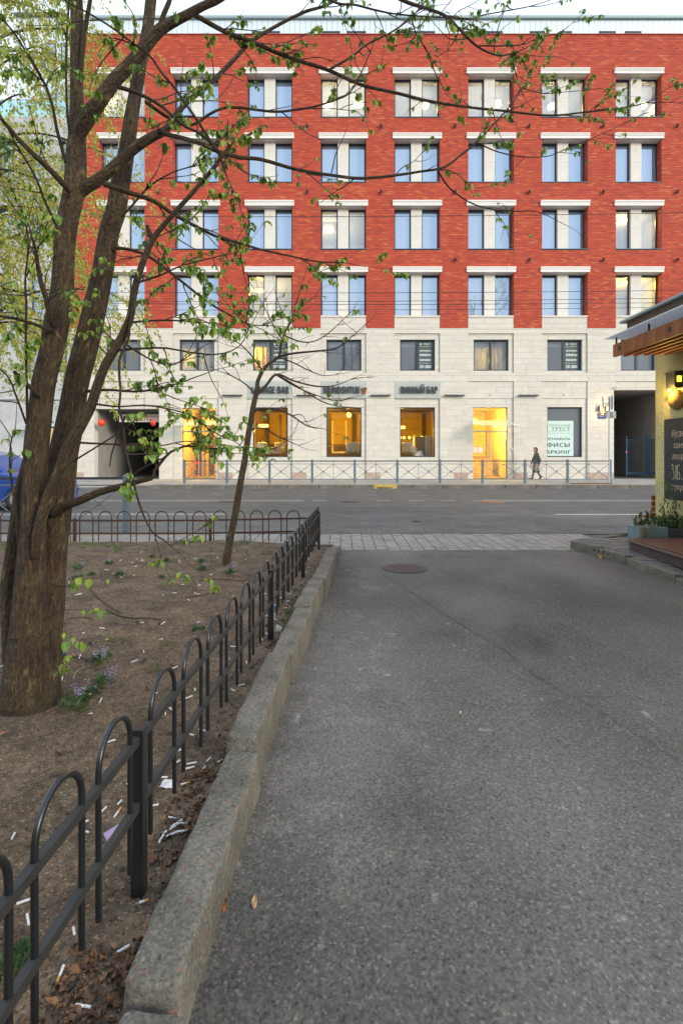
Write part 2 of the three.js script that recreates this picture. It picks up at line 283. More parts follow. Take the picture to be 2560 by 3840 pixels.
// the far pavement with its kerb; the kerb drops at the parking entrance and at the gateway
const kerbTop = (X) => .04 + .12 * Math.min(sstep(-9.0, -7.9, X), 1 - .7 * sstep(12.6, 14.2, X));
{
  const g = new THREE.PlaneGeometry(70, 5.3, 140, 10).rotateX(-Math.PI / 2).translate(0, 0, -25.6), p = g.attributes.position;
  for (let i = 0; i < p.count; i++) { const X = p.getX(i), t = sstep(-22.95, -25.5, p.getZ(i)); p.setY(i, kerbTop(X) * (1 - t) + .16 * t); }
  g.computeVertexNormals(); struct('far_pavement', wuv(g), M.walk);
  const k = sub('far_kerb', scene, [0, 0, 0]); k.userData.kind = 'structure'; reseed(11);
  for (let X = -23.4; X < 24; X += 1.32) {
    const yel = X > px2x(1398, 22.8) - .6 && X < px2x(1398, 22.8) + .7;
    const h = kerbTop(X + .65) + rr(-.006, .006);
    const w = 1.308; mesh('kerb_stone', wuv(roughBox(w, h + .2, .16, .02, [6, 5, 5], .004, X).translate(X + w / 2, (h - .2) / 2, -22.87 + rr(-.01, .01))), M.farKerb, k);
  }
  const yk = mesh('painted_kerb_inlet', wuv(join([rbox(px2x(1402, 22.7), px2x(1414, 22.7), 0, .172, -22.78, -22.99, .012), rbox(px2x(1470, 22.7), px2x(1488, 22.7), 0, .172, -22.78, -22.99, .012), rbox(px2x(1414, 22.7), px2x(1470, 22.7), .06, .168, -22.785, -22.985, .012)])), M.yellowKerb, k);
  struct('gutter', sheet(-40, 40, -22.8, -22.72, .004), std([.36, .35, .33], { roughness: .95 }));
}

// lawn
const kx = [[-1, -.5], [.2, -.45], [1.409, -.404], [2.5, -.368], [3.35, -.33], [5.05, -.20], [6.6, -.10], [8.08, -.016], [9, .02]];
const kerbX = (d) => { let i = 0; while (i < kx.length - 2 && d > kx[i + 1][0]) i++; const t = (d - kx[i][0]) / (kx[i + 1][0] - kx[i][0]); return kx[i][1] + (kx[i + 1][1] - kx[i][1]) * t; };
const soilH = (X, d) => { const e = kerbX(d) - X; return .075 + .075 * sstep(.35, 1.5, e) - .03 * sstep(6.5, 8.4, d) + (fbm(X * 1.7 + 5, d * 1.7, 3) - .5) * .05 * sstep(.15, .8, e); };
{
  const nu = 150, nv = 170, pos = [], idx = [];
  for (let j = 0; j <= nv; j++) for (let i = 0; i <= nu; i++) { const d = .1 + 8.32 * Math.pow(j / nv, 1.25), e = kerbX(d) - .1, X = e - 9 * Math.pow(i / nu, 1.6), n = (fbm(X * 14, d * 14, 3, 0, 0, 40) - .5) * .022; pos.push(X, soilH(X, d) + n, -d); }
  for (let j = 0; j < nv; j++) for (let i = 0; i < nu; i++) { const a = j * (nu + 1) + i, b = a + nu + 1; idx.push(a, b, a + 1, b, b + 1, a + 1); }
  const g = new THREE.BufferGeometry(); g.setAttribute('position', new THREE.Float32BufferAttribute(pos, 3)); g.setIndex(idx); g.computeVertexNormals();
  const q = g.attributes.normal; if (q.getY(0) < 0) { g.setIndex(idx.map((_, i) => idx[i - i % 3 + 2 - i % 3])); g.computeVertexNormals(); }
  const uv = new Float32Array(pos.length / 3 * 2); for (let i = 0; i < uv.length / 2; i++) { uv[2 * i] = pos[3 * i]; uv[2 * i + 1] = pos[3 * i + 2]; } g.setAttribute('uv', new THREE.BufferAttribute(uv, 2));
  struct('lawn_soil', g, M.soil);
  struct('lawn_edge', wuv(box(-10, kerbX(8.3) - .12, -.05, .07, -8.36, -8.44)), M.concrete);
}
// the old concrete kerb of the lawn: stones that have settled unevenly
{
  const k = sub('lawn_kerb', scene, [0, 0, 0]); k.userData.kind = 'structure';
  const J = [.25, 1.335, 2.41, 3.47, 4.5, 5.5, 6.5, 7.45, 8.18], H = [.148, .172, .222, .212, .226, .214, .195, .11];
  for (let i = 0; i < 8; i++) {
    const d0 = J[i] + [.02, .016, .012, .01, .012, .01, .01, .01][i], d1 = J[i + 1] - [.02, .012, .01, .012, .01, .012, .01, .01][i], x0 = kerbX(d0), x1 = kerbX(d1), len = Math.hypot(x1 - x0, d1 - d0), h = H[i], off = [.03, .004, -.006, .006, -.012, .008, 0, .004][i];
    const g = roughBox(.15, h + .14, len, [.026, .022, .02, .02, .02, .02, .02, .02][i], [8, 8, 40], .006, i * 7.3 + 2).rotateX([.004, -.006, .01, -.004, .004, .01, .02, .05][i]).rotateY(Math.atan2(x1 - x0, -(d1 - d0)) + [.012, -.008, 0, .006, -.006, .01, 0, 0][i]).translate((x0 + x1) / 2 - .075 + off, (h - .14) / 2, -(d0 + d1) / 2);
    mesh('kerb_stone', wuv(g), M.concrete, k);
  }
}
// paved crossing between the driveway and the road, and the raised paving on the other side
function pavers(parent, cells, mats, name = 'paver') {       // cells: [x, y, z, w, l, turn]; the first 300 (nearest) are pieces of their own
  cells.sort((a, b) => (a[0] ** 2 + a[2] ** 2) - (b[0] ** 2 + b[2] ** 2));
  const lo = []; const geos = new Map();
  cells.forEach(([x, y, z, w, l], i) => {
    const dy = rr(-.003, .003), g = wuv(roughBox(w - .009, .05, l - .009, .006, [5, 2, 5], .001, i).rotateX(rr(-.006, .006)).rotateZ(rr(-.006, .006)).translate(x, y - .025 + dy, z));
    if (i < 300) mesh(name, g, mats[Math.floor(rnd() * mats.length)], parent); else lo.push(g);
  });
  if (lo.length) { const m = mesh(name + '_field', mergeGeometries(lo), mats[0], parent); m.userData.kind = 'stuff'; }
}
{
  reseed(21);
  const k = mesh('crossing_pavement', sheet(-12, 7, -9.98, -8.27, -.006), M.sand, scene); k.userData.kind = 'structure';
  const cells = []; for (let X = -9.5, c = 0; X < 4.4; X += .186, c++) for (let r = -1; r < 5; r++) { const z0 = -8.3 - r * .36 - (c % 2) * .18; const a = Math.max(-9.94, z0 - .36), b = Math.min(-8.28, z0); if (b - a > .05) cells.push([X + .093, .006 + .012 * sstep(-1, -4, X), (a + b) / 2, .186, b - a]); }
  pavers(k, cells, M.pave);
  struct('road_edging', wuv(join([rbox(-12, -.45, -.1, .03, -9.94, -10.04, .01), rbox(-.44, 4.5, -.1, .012, -9.95, -10.02, .008)])), M.farKerb);
  const hp = (d) => .12 - .035 * clamp(7.7 - d, 0, 2.2) - .11 * sstep(8.55, 9.4, d);
  const r = mesh('raised_pavement', (() => { const g = new THREE.PlaneGeometry(3.2, 6, 4, 24).rotateX(-Math.PI / 2).translate(5.2, 0, -6.9), p = g.attributes.position; for (let i = 0; i < p.count; i++) { const z = p.getZ(i); let X = p.getX(i); const e = (-z > 8.42 ? (-z - 8.42) * .95 : 0) + 3.62 + .28 * sstep(8.35, 6.4, -z); if (X < 3.61) X = e + .02; p.setXYZ(i, Math.max(X, e), hp(-z) - .014, z); } g.computeVertexNormals(); return wuv(g); })(), M.sand, scene); r.userData.kind = 'structure';
  const c2 = [];
  for (let d = 5.7, row = 0; d < 9.75; d += .103, row++) for (let X = 3.5 + (row % 2) * .1; X < 5.9; X += .205) {
    const e = Math.max(3.64 + .26 * sstep(8.35, 6.4, d), d > 8.42 ? 3.62 + (d - 8.42) * .95 : 0), lim = d < 7.8 ? 4.2 : 5.9, a = Math.max(X, e), b = Math.min(X + .205, lim); if (b - a > .04) c2.push([(a + b) / 2, hp(d), -d - .05, b - a, .103]);
  }
  pavers(r, c2, M.paveR);
  const kr = sub('driveway_kerb', scene, [0, 0, 0]); kr.userData.kind = 'structure';
  const rk = [[8.42, 3.57], [7.8, 3.72], [7.2, 3.80], [6.2, 3.85], [5.2, 3.87], [4.2, 3.88]];
  for (let i = 0; i < 5; i++) { const [d1, x1] = rk[i], [d0, x0] = rk[i + 1], h = hp((d0 + d1) / 2) + .018, len = Math.hypot(x1 - x0, d1 - d0) - .01; mesh('kerb_stone', wuv(roughBox(.10, h + .14, len, .014, [6, 6, 14], .004, i * 3 + 40).rotateY(Math.atan2(x1 - x0, -(d1 - d0))).translate((x0 + x1) / 2 + .05, (h - .14) / 2, -(d0 + d1) / 2)), M.concrete, kr); }
  const sk = [[4.45, 9.33], [4.95, 9.62], [5.5, 9.86], [7.5, 9.9]];
  for (let i = 0; i < 3; i++) { const [x0, d0] = sk[i], [x1, d1] = sk[i + 1], len = Math.hypot(x1 - x0, d1 - d0) - .008; mesh('kerb_stone', wuv(roughBox(.12, .3, len, .014, [6, 6, 14], .004, i + 60).rotateY(Math.atan2(x1 - x0, -(d1 - d0))).translate((x0 + x1) / 2, -.05 + [-.06, -.03, 0][i], -(d0 + d1) / 2)), M.concrete, kr); }
}
// cast iron covers
function manhole(x, d, R, y, mat, label) {
  const t = thing('manhole_cover', label, 'manhole cover', [x, y, -d], 'manhole covers');
  mesh('rim', new THREE.TorusGeometry(R * .95, R * .05, 6, 40).rotateX(Math.PI / 2).scale(1, .35, 1), mat, t, V(x, y + .002, -d));
  const pl = mesh('lid', new THREE.CylinderGeometry(R * .885, R * .885, .02, 40), mat, t, V(x, y - .004, -d));
  const st = []; for (let i = -6; i <= 6; i++) for (let j = -6; j <= 6; j++) { const a = (i + (j % 2) * .5) * R * .135, b = j * R * .125; if (Math.hypot(a, b) < R * .8) st.push(box(a - R * .05, a + R * .05, .006, .0125, b - R * .045, b + R * .045)); }
  const k = mesh('tread', join(st), mat, t, V(x, y - .004, -d)); k.userData.kind = 'stuff';
  return t;
}
manhole(px2x(1519, 6.95), 6.98, .295, .002, M.cast, 'round cast iron cover set in the asphalt driveway before the paving');
manhole(px2x(1311, 16.55), 16.55, .3, .006, M.cast, 'rusty iron cover between two dashes of the road centre line');
manhole(px2x(1836, 16.5), 16.5, .41, .006, M.castOrange, 'wide orange-brown iron cover where the double centre line begins again');
manhole(px2x(848, 16.5), 16.5, .33, .006, M.cast, 'rusty iron cover under the unbroken double centre line');
manhole(px2x(1560, 11.75), 11.75, .11, .008, M.cast, 'small round valve cover in the pale near lane');
manhole(px2x(975, 22.0), 22.0, .34, .004, M.cast, 'rusty iron cover close to the far kerb');
// ------------------------------------------------------------------ the office building
const D = 28.1, S = F / D, FX = (x) => (x - CX) / S, FY = (y) => EYE + (CY - y) / S, Z0 = -D;
const PITCH = 276.5, colL = (k) => 2307.7 - PITCH * (8 - k), OPW = 170.5;            // opening of column k, photo pixels on the facade plane
const rowTop = [278, 521, 772.5, 1021], rowBot = [439, 682.5, 933.5, 1183];
const XL = FX(262), XR = FX(colL(10) + OPW + 105), BTOP = FY(131), BBOT = FY(1230);
const bld = thing('office_building', 'five storey office building of red brick over a pale stone base across the road', 'building', [0, .16, Z0]);
const cols = [1, 2, 3, 4, 5, 6, 7, 8, 9, 10];
{
  // brick wall: a core with real openings and a skin of single bricks
  const core = [], REC = .43;
  const openX = cols.map((k) => [FX(colL(k)), FX(colL(k) + OPW)]);
  const solidX = []; let px = XL; for (const [a, b] of openX) { solidX.push([px, a]); px = b; } solidX.push([px, XR]);
  const openY = rowTop.map((t, i) => [FY(rowBot[i]), FY(t)]);   // [bottom, top]
  const face = .018;
  for (const [a, b] of solidX) core.push(box(a, b, BBOT, BTOP, Z0 - face, Z0 - REC));
  const gaps = [[openY[0][1], BTOP], [openY[1][1], openY[0][0]], [openY[2][1], openY[1][0]], [openY[3][1], openY[2][0]]];
  for (const [a, b] of openX) for (const [y0, y1] of gaps) core.push(box(a, b, y0, y1, Z0 - face - .001, Z0 - REC));
  mesh('brick_wall', wuv(join(core)), M.mortar, bld);
  mesh('parapet_coping', rbox(XL - .02, XR, BTOP, BTOP + .05, Z0 + .05, Z0 - .5, .01), std([.42, .09, .06]), bld);
  reseed(77);
  const CH = .0868, BL = .285, list = [];
  const tone = () => { const t = rnd(), v = rr(.92, 1.08); const c = t < .16 ? [.55, .078, .043] : t < .30 ? [.71, .14, .055] : t < .36 ? [.50, .088, .058] : t < .40 ? [.70, .18, .08] : [.63, .098, .050]; return c.map((q) => q * v); };
  const nRow = Math.floor((BTOP - BBOT) / CH);
  for (let r = 0; r < nRow; r++) {
    const y = BBOT + r * CH + CH / 2, win = openY.some(([a, b]) => y > a - CH * .3 && y < b + CH * .3), low = y < openY[3][0];
    const runs = (win || low) ? solidX : [[XL, XR]];
    for (const [a, b] of runs) {
      let x = a - (r % 3) * BL / 3 - .05; 
      while (x < b) { const x0 = Math.max(a, x), x1 = Math.min(b, x + BL); if (x1 - x0 > .03) list.push([x0 + .005, x1 - .005, y]); x += BL; }
    }
  }
  const near = list.map((b, i) => [((b[0] + b[1]) / 2) ** 2 + b[2] ** 2, i]).sort((p, q) => p[0] - q[0]).slice(0, 300).map((p) => p[1]), own = new Set(near);
  const unit = wuv(new THREE.BoxGeometry(1, 1, 1)), inst = new THREE.InstancedMesh(unit, M.brick, list.length - 300), m4 = new THREE.Matrix4(), q0 = new THREE.Quaternion();
  const tones = [0, 1, 2, 3, 4, 5, 6].map(tone).map((c) => { const m = M.brick.clone(); m.color = lin(...c); return m; });
  let n = 0;
  list.forEach(([a, b, y], i) => {
    const c = tone(), w = b - a, zz = Z0 - .010 + rr(-.002, .002);
    if (own.has(i)) { const m = mesh('brick', unit, tones[Math.floor(rnd() * 7)], bld, V((a + b) / 2, y, zz)); m.scale.set(w, CH - .011, .02); }
    else { m4.compose(V((a + b) / 2, y - .16, zz - Z0), q0, V(w, CH - .011, .02)); inst.setMatrixAt(n, m4); inst.setColorAt(n, lin(...c)); n++; }
  });
  inst.name = 'brick_skin'; inst.userData.kind = 'stuff'; inst.castShadow = inst.receiveShadow = true; bld.add(inst);
  // brick returns inside the openings
  const rev = []; 
  for (const [a, b] of openX) for (const [y0, y1] of openY) for (let r = 0; r * CH < y1 - y0 - .03; r++) { const y = y0 + r * CH + CH / 2; for (let s = 0; s < 2; s++) { const z = Z0 - .03 - s * .205 - (r % 2 ? 0 : .0); rev.push([a, y, z], [b, y, z]); } }
  const ri = new THREE.InstancedMesh(unit, M.brick, rev.length);
  rev.forEach(([x, y, z], i) => { m4.compose(V(x, y - .16, z - Z0 - .095), q0, V(.016, CH - .011, .195)); ri.setMatrixAt(i, m4); ri.setColorAt(i, lin(...tone())); });
  ri.name = 'reveal_bricks'; ri.userData.kind = 'stuff'; bld.add(ri);

  // upper windows
  const lit = { '0,1': 1, '0,4': 1, '0,5': 1, '0,6': 1, '0,7': 1, '0,8': 1, '2,4': 1, '2,5': 0, '2,8': 1, '3,3': 1, '3,8': 1 };
  const linShape = new THREE.Shape(); for (const [i, [z, y]] of [[0, 0], [.11, 0], [.11, .12], [.13, .13], [.13, .19], [.16, .205], [.16, .265], [0, .265]].entries()) i ? linShape.lineTo(z, y) : linShape.moveTo(z, y);
  const lw = 184 / S, linGeo = wuv(new THREE.ExtrudeGeometry(linShape, { depth: lw, bevelEnabled: false }).rotateY(-Math.PI / 2).translate(lw / 2, 0, 0));
  const soffGeo = wuv(new THREE.BoxGeometry(OPW / S - .004, .03, .40));
  const pilGeo = wuv(rbox(-.285, .285, 0, 2.25, -.23, -.48, .008));
  const fz = -.43, fw = .075;
  for (const [ri, k] of [0, 1, 2, 3].flatMap((r) => cols.filter((c) => c < 10).map((c) => [r, c]))) {
    const x0 = FX(colL(k)), x1 = x0 + OPW / S, y0 = openY[ri][0], y1 = openY[ri][1], xc = (x0 + x1) / 2;
    mesh('lintel', linGeo, M.lintel, bld, V(xc, y1 - .004, Z0 - .03));
    mesh('soffit', soffGeo, M.soffit, bld, V(xc, y1 - .016, Z0 - .225));
    mesh('pilaster', pilGeo, M.white, bld, V(xc - .01, y0, Z0)).scale.y = (y1 - y0 - .032) / 2.25;
    if (ri < 3) mesh('window_sill', rbox(x0 - .03, x1 + .03, y0 - .03, y0 + .014, Z0 + .03, Z0 - .4, .006), M.sill, bld);
    for (const [a, b] of [[x0 + .004, xc - .28], [xc + .26, x1 - .004]]) {
      const w = sub('window', bld, [(a + b) / 2, y0, Z0 + fz]), L = lit[ri + ',' + k];
      const fr = [box(a, a + fw, y0, y1 - .03, Z0 + fz + .04, Z0 + fz - .05), box(b - fw, b, y0, y1 - .03, Z0 + fz + .04, Z0 + fz - .05), box(a + fw, b - fw, y1 - .13, y1 - .03, Z0 + fz + .04, Z0 + fz - .05), box(a + fw, b - fw, y0, y0 + .045, Z0 + fz + .04, Z0 + fz - .05)];
      mesh('frame', join(fr), M.frame, w);
      const tilt = rr(-.004, .004), pg = new THREE.PlaneGeometry(b - a - 2 * fw, y1 - y0 - .175).rotateX(rr(-.003, .003)).rotateY(tilt).translate((a + b) / 2, (y0 + .045 + y1 - .13) / 2, Z0 + fz - .01);
      mesh('pane', pg, L ? M.glassLit : M.glassMirror, w);
    }
  }
  // rooms behind the upper windows: floors, ceilings, back walls, partitions
  const shell = [], ceil = [];
  for (let r = 0; r < 4; r++) { const y0 = openY[r][0] - .75, y1 = y0 + 3.3; shell.push(box(XL + .2, XR - .2, y0 - .2, y0, Z0 - .5, Z0 - 5.6)); ceil.push(box(XL + .2, XR - .2, y1 - .16, y1, Z0 - .5, Z0 - 5.6)); for (let k = 1; k <= 10; k++) { const X = FX(colL(k) - 53); shell.push(box(X - .06, X + .06, y0, y1 - .16, Z0 - .5, Z0 - 5.5)); } }
  shell.push(box(XL + .2, XR - .2, BBOT, BTOP - .3, Z0 - 5.5, Z0 - 5.7), box(XL + .2, XR, BTOP - .62, BTOP - .42, Z0 - .3, Z0 - 14), box(XL, XL + .2, 0.2, BTOP - .1, Z0 - .44, Z0 - 14), box(XR - .2, XR, 0.2, BTOP - .1, Z0 - .44, Z0 - 14), box(XL, XR, .2, BTOP - .1, Z0 - 14, Z0 - 14.2), box(XL + .2, XR - .2, BBOT - .9, BBOT - .75, Z0 - .5, Z0 - 14));
  mesh('room_partitions', join(shell), M.roomGrey, bld); mesh('room_ceilings', join(ceil), M.roomWhite, bld);

  // set-back metal clad top storey
  const AZ = Z0 - 3, AS = F / 31.1, ay1 = EYE + (CY - 71) / AS, ay0 = BTOP - .45, atx = (x) => (x - CX) / AS;
  const att = sub('top_storey', bld, [0, ay0, AZ]);
  mesh('metal_wall', box(XL - .2, XR, ay0, ay1 - .02, AZ - .04, AZ - .3), M.dark, att);
  const pw = .31, panel = box(-pw / 2 + .007, pw / 2 - .007, 0, ay1 - ay0 - .04, 0, .04), rp = [];
  let pi = 0; for (let X = XL - .1; X < XR; X += pw, pi++) { const g = panel; const inView = X > -19 && X < 20; if (inView && pi < 300) mesh('metal_panel', g, M.panelBlue, att, V(X, ay0, AZ - .02)); else rp.push(g.clone().translate(X, ay0, AZ - .02)); }
  if (rp.length) mesh('metal_panel_run', join(rp), M.panelBlue, att).userData.kind = 'stuff';
  mesh('eaves_flashing', rbox(XL - .3, XR, ay1 - .06, ay1 + .10, AZ + .16, AZ - 1.5, .02), std([.33, .42, .42], { roughness: .45, metalness: .2 }), att);
  for (const [a, b] of [[946, 1050], [1205, 1275], [1300, 1372], [1480, 1630], [1734, 1788], [1824, 1883], [1984, 2042], [2098, 2142], [2243, 2306], [2340, 2402]]) mesh('louvre_window', box(atx(a), atx(b), ay0 + .1, EYE + (CY - 118) / AS, AZ + .035, AZ - .06), M.frame, att);
  const rl = [], ry = ay1 + .1, RZ = AZ - 1.2; for (let X = -13; X <= FX(2504) * 1.14; X += 1.5) rl.push(bar(V(X, ry, RZ), V(X, ry + .78, RZ), .018, 6)); for (const h of [.38, .76]) rl.push(bar(V(-13, ry + h, RZ), V(FX(2504) * 1.15, ry + h, RZ), .016, 6));
  mesh('roof_railing', join(rl), M.rail, att);
  mesh('roof_vent', join([rbox(atx(1565) - .1, atx(1655), ry, ry + .95, RZ - .6, RZ - 1.6, .03)]), M.panelBlue, att);
}
// ------------------------------------------------------------------ the stone base of the building
const font = await new FontLoader().loadAsync('fonts/droid/droid_sans_bold.typeface.json');
const GY = .16, BFY = 1.15;                               // pavement level, raised floor of the bar
{
  reseed(99);
  const rects = [], holes = [];                              // rects: [px x0, x1, y0(top), y1, recess]; pixels on the facade plane
  const win = (k, y0, y1, a = 22, b = 153) => [colL(k) + a, colL(k) + b, y0, y1];
  const G = { 1: [353, 597, 1533, 1800], 2: [680, 808, 1530, 1800], 3: win(3, 1527, 1714), 4: win(4, 1527, 1714), 5: win(5, 1527, 1714), 6: [1775, 1905, 1527, 1800], 7: win(7, 1526, 1714), 8: [2300, 2520, 1462, 1800], 9: win(9, 1526, 1714) };
  let p = 262; const piers = []; for (const k of cols) { piers.push([p, colL(k)]); p = colL(k) + OPW; } piers.push([p, p + 105]);
  piers[0][1] = 372; const end = p + 105;
  rects.push([262, end, 1230, 1250, 0], [262, end, 1397, 1430, 0]);
  for (const k of cols) rects.push([colL(k), colL(k) + OPW, 1190, 1230, 0]);
  piers.forEach(([a, b], i) => { rects.push([a, b, 1250, 1397, 0], [a, b, 1430, 1772, 0], [a, b, 1772, 1797, -.5]); });
  const withHole = (a, b, t, u, rec, h) => { if (!h) return rects.push([a, b, t, u, rec]); const [hx0, hx1, hy0, hy1] = h; if (hy0 > t) rects.push([a, b, t, hy0, rec]); if (hx0 > a) rects.push([a, hx0, hy0, Math.min(hy1, u), rec]); if (hx1 < b) rects.push([hx1, b, hy0, Math.min(hy1, u), rec]); if (hy1 < u) rects.push([a, b, hy1, u, rec]); };
  for (const k of cols) {
    const a = colL(k), b = a + OPW;
    withHole(a, b, 1250, 1397, .07, [a + 22, a + 153, 1272, 1389]);
    if (![3, 4, 5].includes(k)) rects.push([a, b, 1430, k === 8 ? 1462 : 1494, .05]);
    if (k !== 8) withHole(a, b, 1494, 1797, .08, G[k]);
  }
  const cut = (r, h) => { const [a, b, t, u, q] = r, [c, d, v, w] = h; if (c >= b || d <= a || v >= u || w <= t) return [r]; const o = []; if (v > t) o.push([a, b, t, v, q]); if (w < u) o.push([a, b, w, u, q]); const t2 = Math.max(t, v), u2 = Math.min(u, w); if (c > a) o.push([a, c, t2, u2, q]); if (d < b) o.push([d, b, t2, u2, q]); return o; };
  let list = rects; for (const h of [G[1], G[8]]) list = list.flatMap((r) => cut(r, h));
  const core = [], blocks = [], plin = [], base = FY(1797), CHs = .302;
  for (const [a, b, t, u, q] of list) {
    const x0 = FX(a), x1 = FX(b), y1 = FY(t), y0 = FY(u), rec = q === -.5 ? -.004 : q, z = Z0 - .02 - rec;
    if (x1 - x0 < .02 || y1 - y0 < .02) continue;
    core.push(box(x0 + .0005, x1 - .0005, y0, y1, z - .014, Z0 - .44 - (q > 0 ? 0.001 : 0)));
    if (q === -.5) { for (let x = x0; x < x1 - .01; x += .74) plin.push([x, Math.min(x1, x + .74), y0, y1, z]); continue; }
    for (let c = Math.floor((y0 - base) / CHs); base + c * CHs < y1 - .004; c++) {
      const v0 = Math.max(y0, base + c * CHs), v1 = Math.min(y1, base + (c + 1) * CHs); if (v1 - v0 < .012) continue;
      let x = x0 - rr(0, .7); if (x1 - x0 < .5) x = x0;
      while (x < x1 - .004) { let w = rr(.72, 1.25); if (x1 - (x + w) < .15) w = x1 - x; const e0 = Math.max(x0, x), e1 = Math.min(x1, x + w); if (e1 - e0 > .02) blocks.push([e0 + .004, e1 - .004, v0 + .004, v1 - .004, z]); x += w; }
    }
  }
  mesh('stone_core', wuv(join(core)), M.stoneCore, bld);
  blocks.sort((p, q) => Math.abs(p[0]) + Math.abs(p[2]) - Math.abs(q[0]) - Math.abs(q[2]));
  const rest = [];
  blocks.forEach(([a, b, c, d, z], i) => {
    const g = wuv(box(a, b, c, d, z - rr(0, .003), z - .03)); const uo = rnd() * 3, vo = rnd() * 3, uv = g.attributes.uv; for (let k = 0; k < uv.count; k++) uv.setXY(k, uv.getX(k) + uo, uv.getY(k) + vo);
    const mi = Math.floor(rnd() * 6);
    if (i < 300) mesh('stone_block', g, M.stone[mi], bld);
    else { const col = M.stone[mi].color, ca = new Float32Array(g.attributes.position.count * 3); for (let k = 0; k < ca.length; k += 3) { ca[k] = col.r; ca[k + 1] = col.g; ca[k + 2] = col.b; } g.setAttribute('color', new THREE.BufferAttribute(ca, 3)); rest.push(g); }
  });
  const sm = M.stone[0].clone(); sm.color = lin(1, 1, 1); sm.vertexColors = true; mesh('stone_facing', mergeGeometries(rest), sm, bld).userData.kind = 'stuff';
  for (const [a, b, c, d, z] of plin) mesh('plinth_stone', wuv(box(a + .003, b - .003, c, d - .004, z + .004, z - .03)), rnd() < .62 ? M.plinth : M.stone[1], bld);
  for (const k of [3, 4, 5]) mesh('sign_slab', wuv(rbox(FX(colL(k)) + .004, FX(colL(k) + OPW) - .004, FY(1494), FY(1430), Z0 - .012, Z0 - .3, .006)), M.slab, bld);
  for (const k of cols) mesh('stone_sill', wuv(rbox(FX(colL(k)) + .002, FX(colL(k) + OPW) - .002, FY(1190), FY(1183), Z0 + .012, Z0 - .46, .006)), M.stone[2], bld);

  // windows of the stone storeys
  function glazed(name, x0, x1, y0, y1, z, mull, glass, fw = .07) {
    const w = sub(name, bld, [(x0 + x1) / 2, y0, z]), fr = [box(x0, x0 + fw, y0, y1, z + .04, z - .05), box(x1 - fw, x1, y0, y1, z + .04, z - .05), box(x0 + fw, x1 - fw, y1 - fw, y1, z + .04, z - .05), box(x0 + fw, x1 - fw, y0, y0 + fw, z + .04, z - .05)];
    const ed = mull ? [x0 + fw, (x0 + x1) / 2 - .06, (x0 + x1) / 2 + .06, x1 - fw] : [x0 + fw, x1 - fw]; if (mull) fr.push(box(ed[1], ed[2], y0 + fw, y1 - fw, z + .04, z - .05));
    mesh('frame', join(fr), M.frame, w);
    for (let i = 0; i < ed.length; i += 2) mesh('pane', new THREE.PlaneGeometry(ed[i + 1] - ed[i], y1 - y0 - 2 * fw).rotateY(rr(-.004, .004)).translate((ed[i] + ed[i + 1]) / 2, (y0 + y1) / 2, z - .01), glass, w);
    return w;
  }
  const g2 = phys([.62, .70, .78], { metalness: .20, transmission: 1, roughness: .01, ior: 1.5 });
  for (const k of cols) if (k < 10) glazed('window', FX(colL(k) + 22), FX(colL(k) + 153), FY(1389), FY(1272), Z0 - .30, true, g2);
  for (const k of [3, 4, 5, 7, 9]) glazed('shop_window', FX(colL(k) + 22), FX(colL(k) + 153), FY(1714), FY(1527), Z0 - .26, false, k === 7 ? g2 : M.glassShop, .055);

  // rooms of the second storey: one long dim room with curtains
  const r2 = [box(XL + .2, XR - .2, FY(1420), FY(1410), Z0 - .5, Z0 - 3.2), box(XL + .2, XR - .2, FY(1410), BBOT - .76, Z0 - 3.2, Z0 - 3.4)];
  for (let k = 1; k <= 10; k++) r2.push(box(FX(colL(k) - 53) - .06, FX(colL(k) - 53) + .06, FY(1410), BBOT - .76, Z0 - .5, Z0 - 3.2));
  mesh('second_storey_rooms', join(r2), std([.26, .255, .25]), bld);

  // ground floor rooms
  const room = (name, x0, x1, y1, depth, wall, floor, ceilm, y0 = GY) => {
    const z0 = Z0 - .46, z1 = Z0 - depth;
    mesh(name + '_walls', join([box(x0 - .1, x0, y0, y1, z0, z1), box(x1, x1 + .1, y0, y1, z0, z1), box(x0 - .1, x1 + .1, y0, y1, z1, z1 - .1)]), wall, bld);
    mesh(name + '_floor', wuv(box(x0 - .1, x1 + .1, y0 - .1, y0 + .02, z0 + .02, z1)), floor, bld);
    mesh(name + '_ceiling', box(x0 - .1, x1 + .1, y1, y1 + .1, z0, z1), ceilm, bld);
  };
  room('lobby', FX(1752), FX(1925), FY(1515), 5.5, std([.66, .55, .30]), std([.28, .20, .12], { roughness: .4 }), M.roomWhite);
  room('hall', FX(655), FX(830), FY(1515), 6, M.roomWarm, std([.22, .15, .08], { roughness: .4 }), M.roomWarm);
  room('bar', FX(905), FX(1690), FY(1508), 7, std([.40, .25, .05], { roughness: .9, map: rep(T_plaster, .35) }), std([.16, .10, .05], { roughness: .4 }), std([.07, .055, .04]), BFY - .02);
  room('shop', FX(2000), FX(2240), FY(1508), 4, std([.22, .23, .25]), M.roomGrey, M.roomGrey);

  // glazed entrances
  function entrance(k, x0, x1, ytop, ybar, cx0, cx1, hx) {
    const z = Z0 - .30, a = FX(x0), b = FX(x1), e = sub('entrance', bld, [(a + b) / 2, GY, z]), yb = FY(ybar), yt = FY(ytop), gy = GY + .02;
    mesh('frame', join([box(a, a + .04, gy, yt, z + .03, z - .04), box(b - .04, b, gy, yt, z + .03, z - .04), box(a + .04, b - .04, yt - .04, yt, z + .03, z - .04)]), std([.30, .22, .12], { roughness: .5 }), e);
    mesh('transom_bar', rbox(a + .04, b - .04, yb - .045, yb + .045, z + .035, z - .03, .01), M.steel, e);
    mesh('transom_pane', new THREE.PlaneGeometry(b - a - .08, yt - yb - .085).translate((a + b) / 2, (yt + yb) / 2, z), M.glassClear, e);
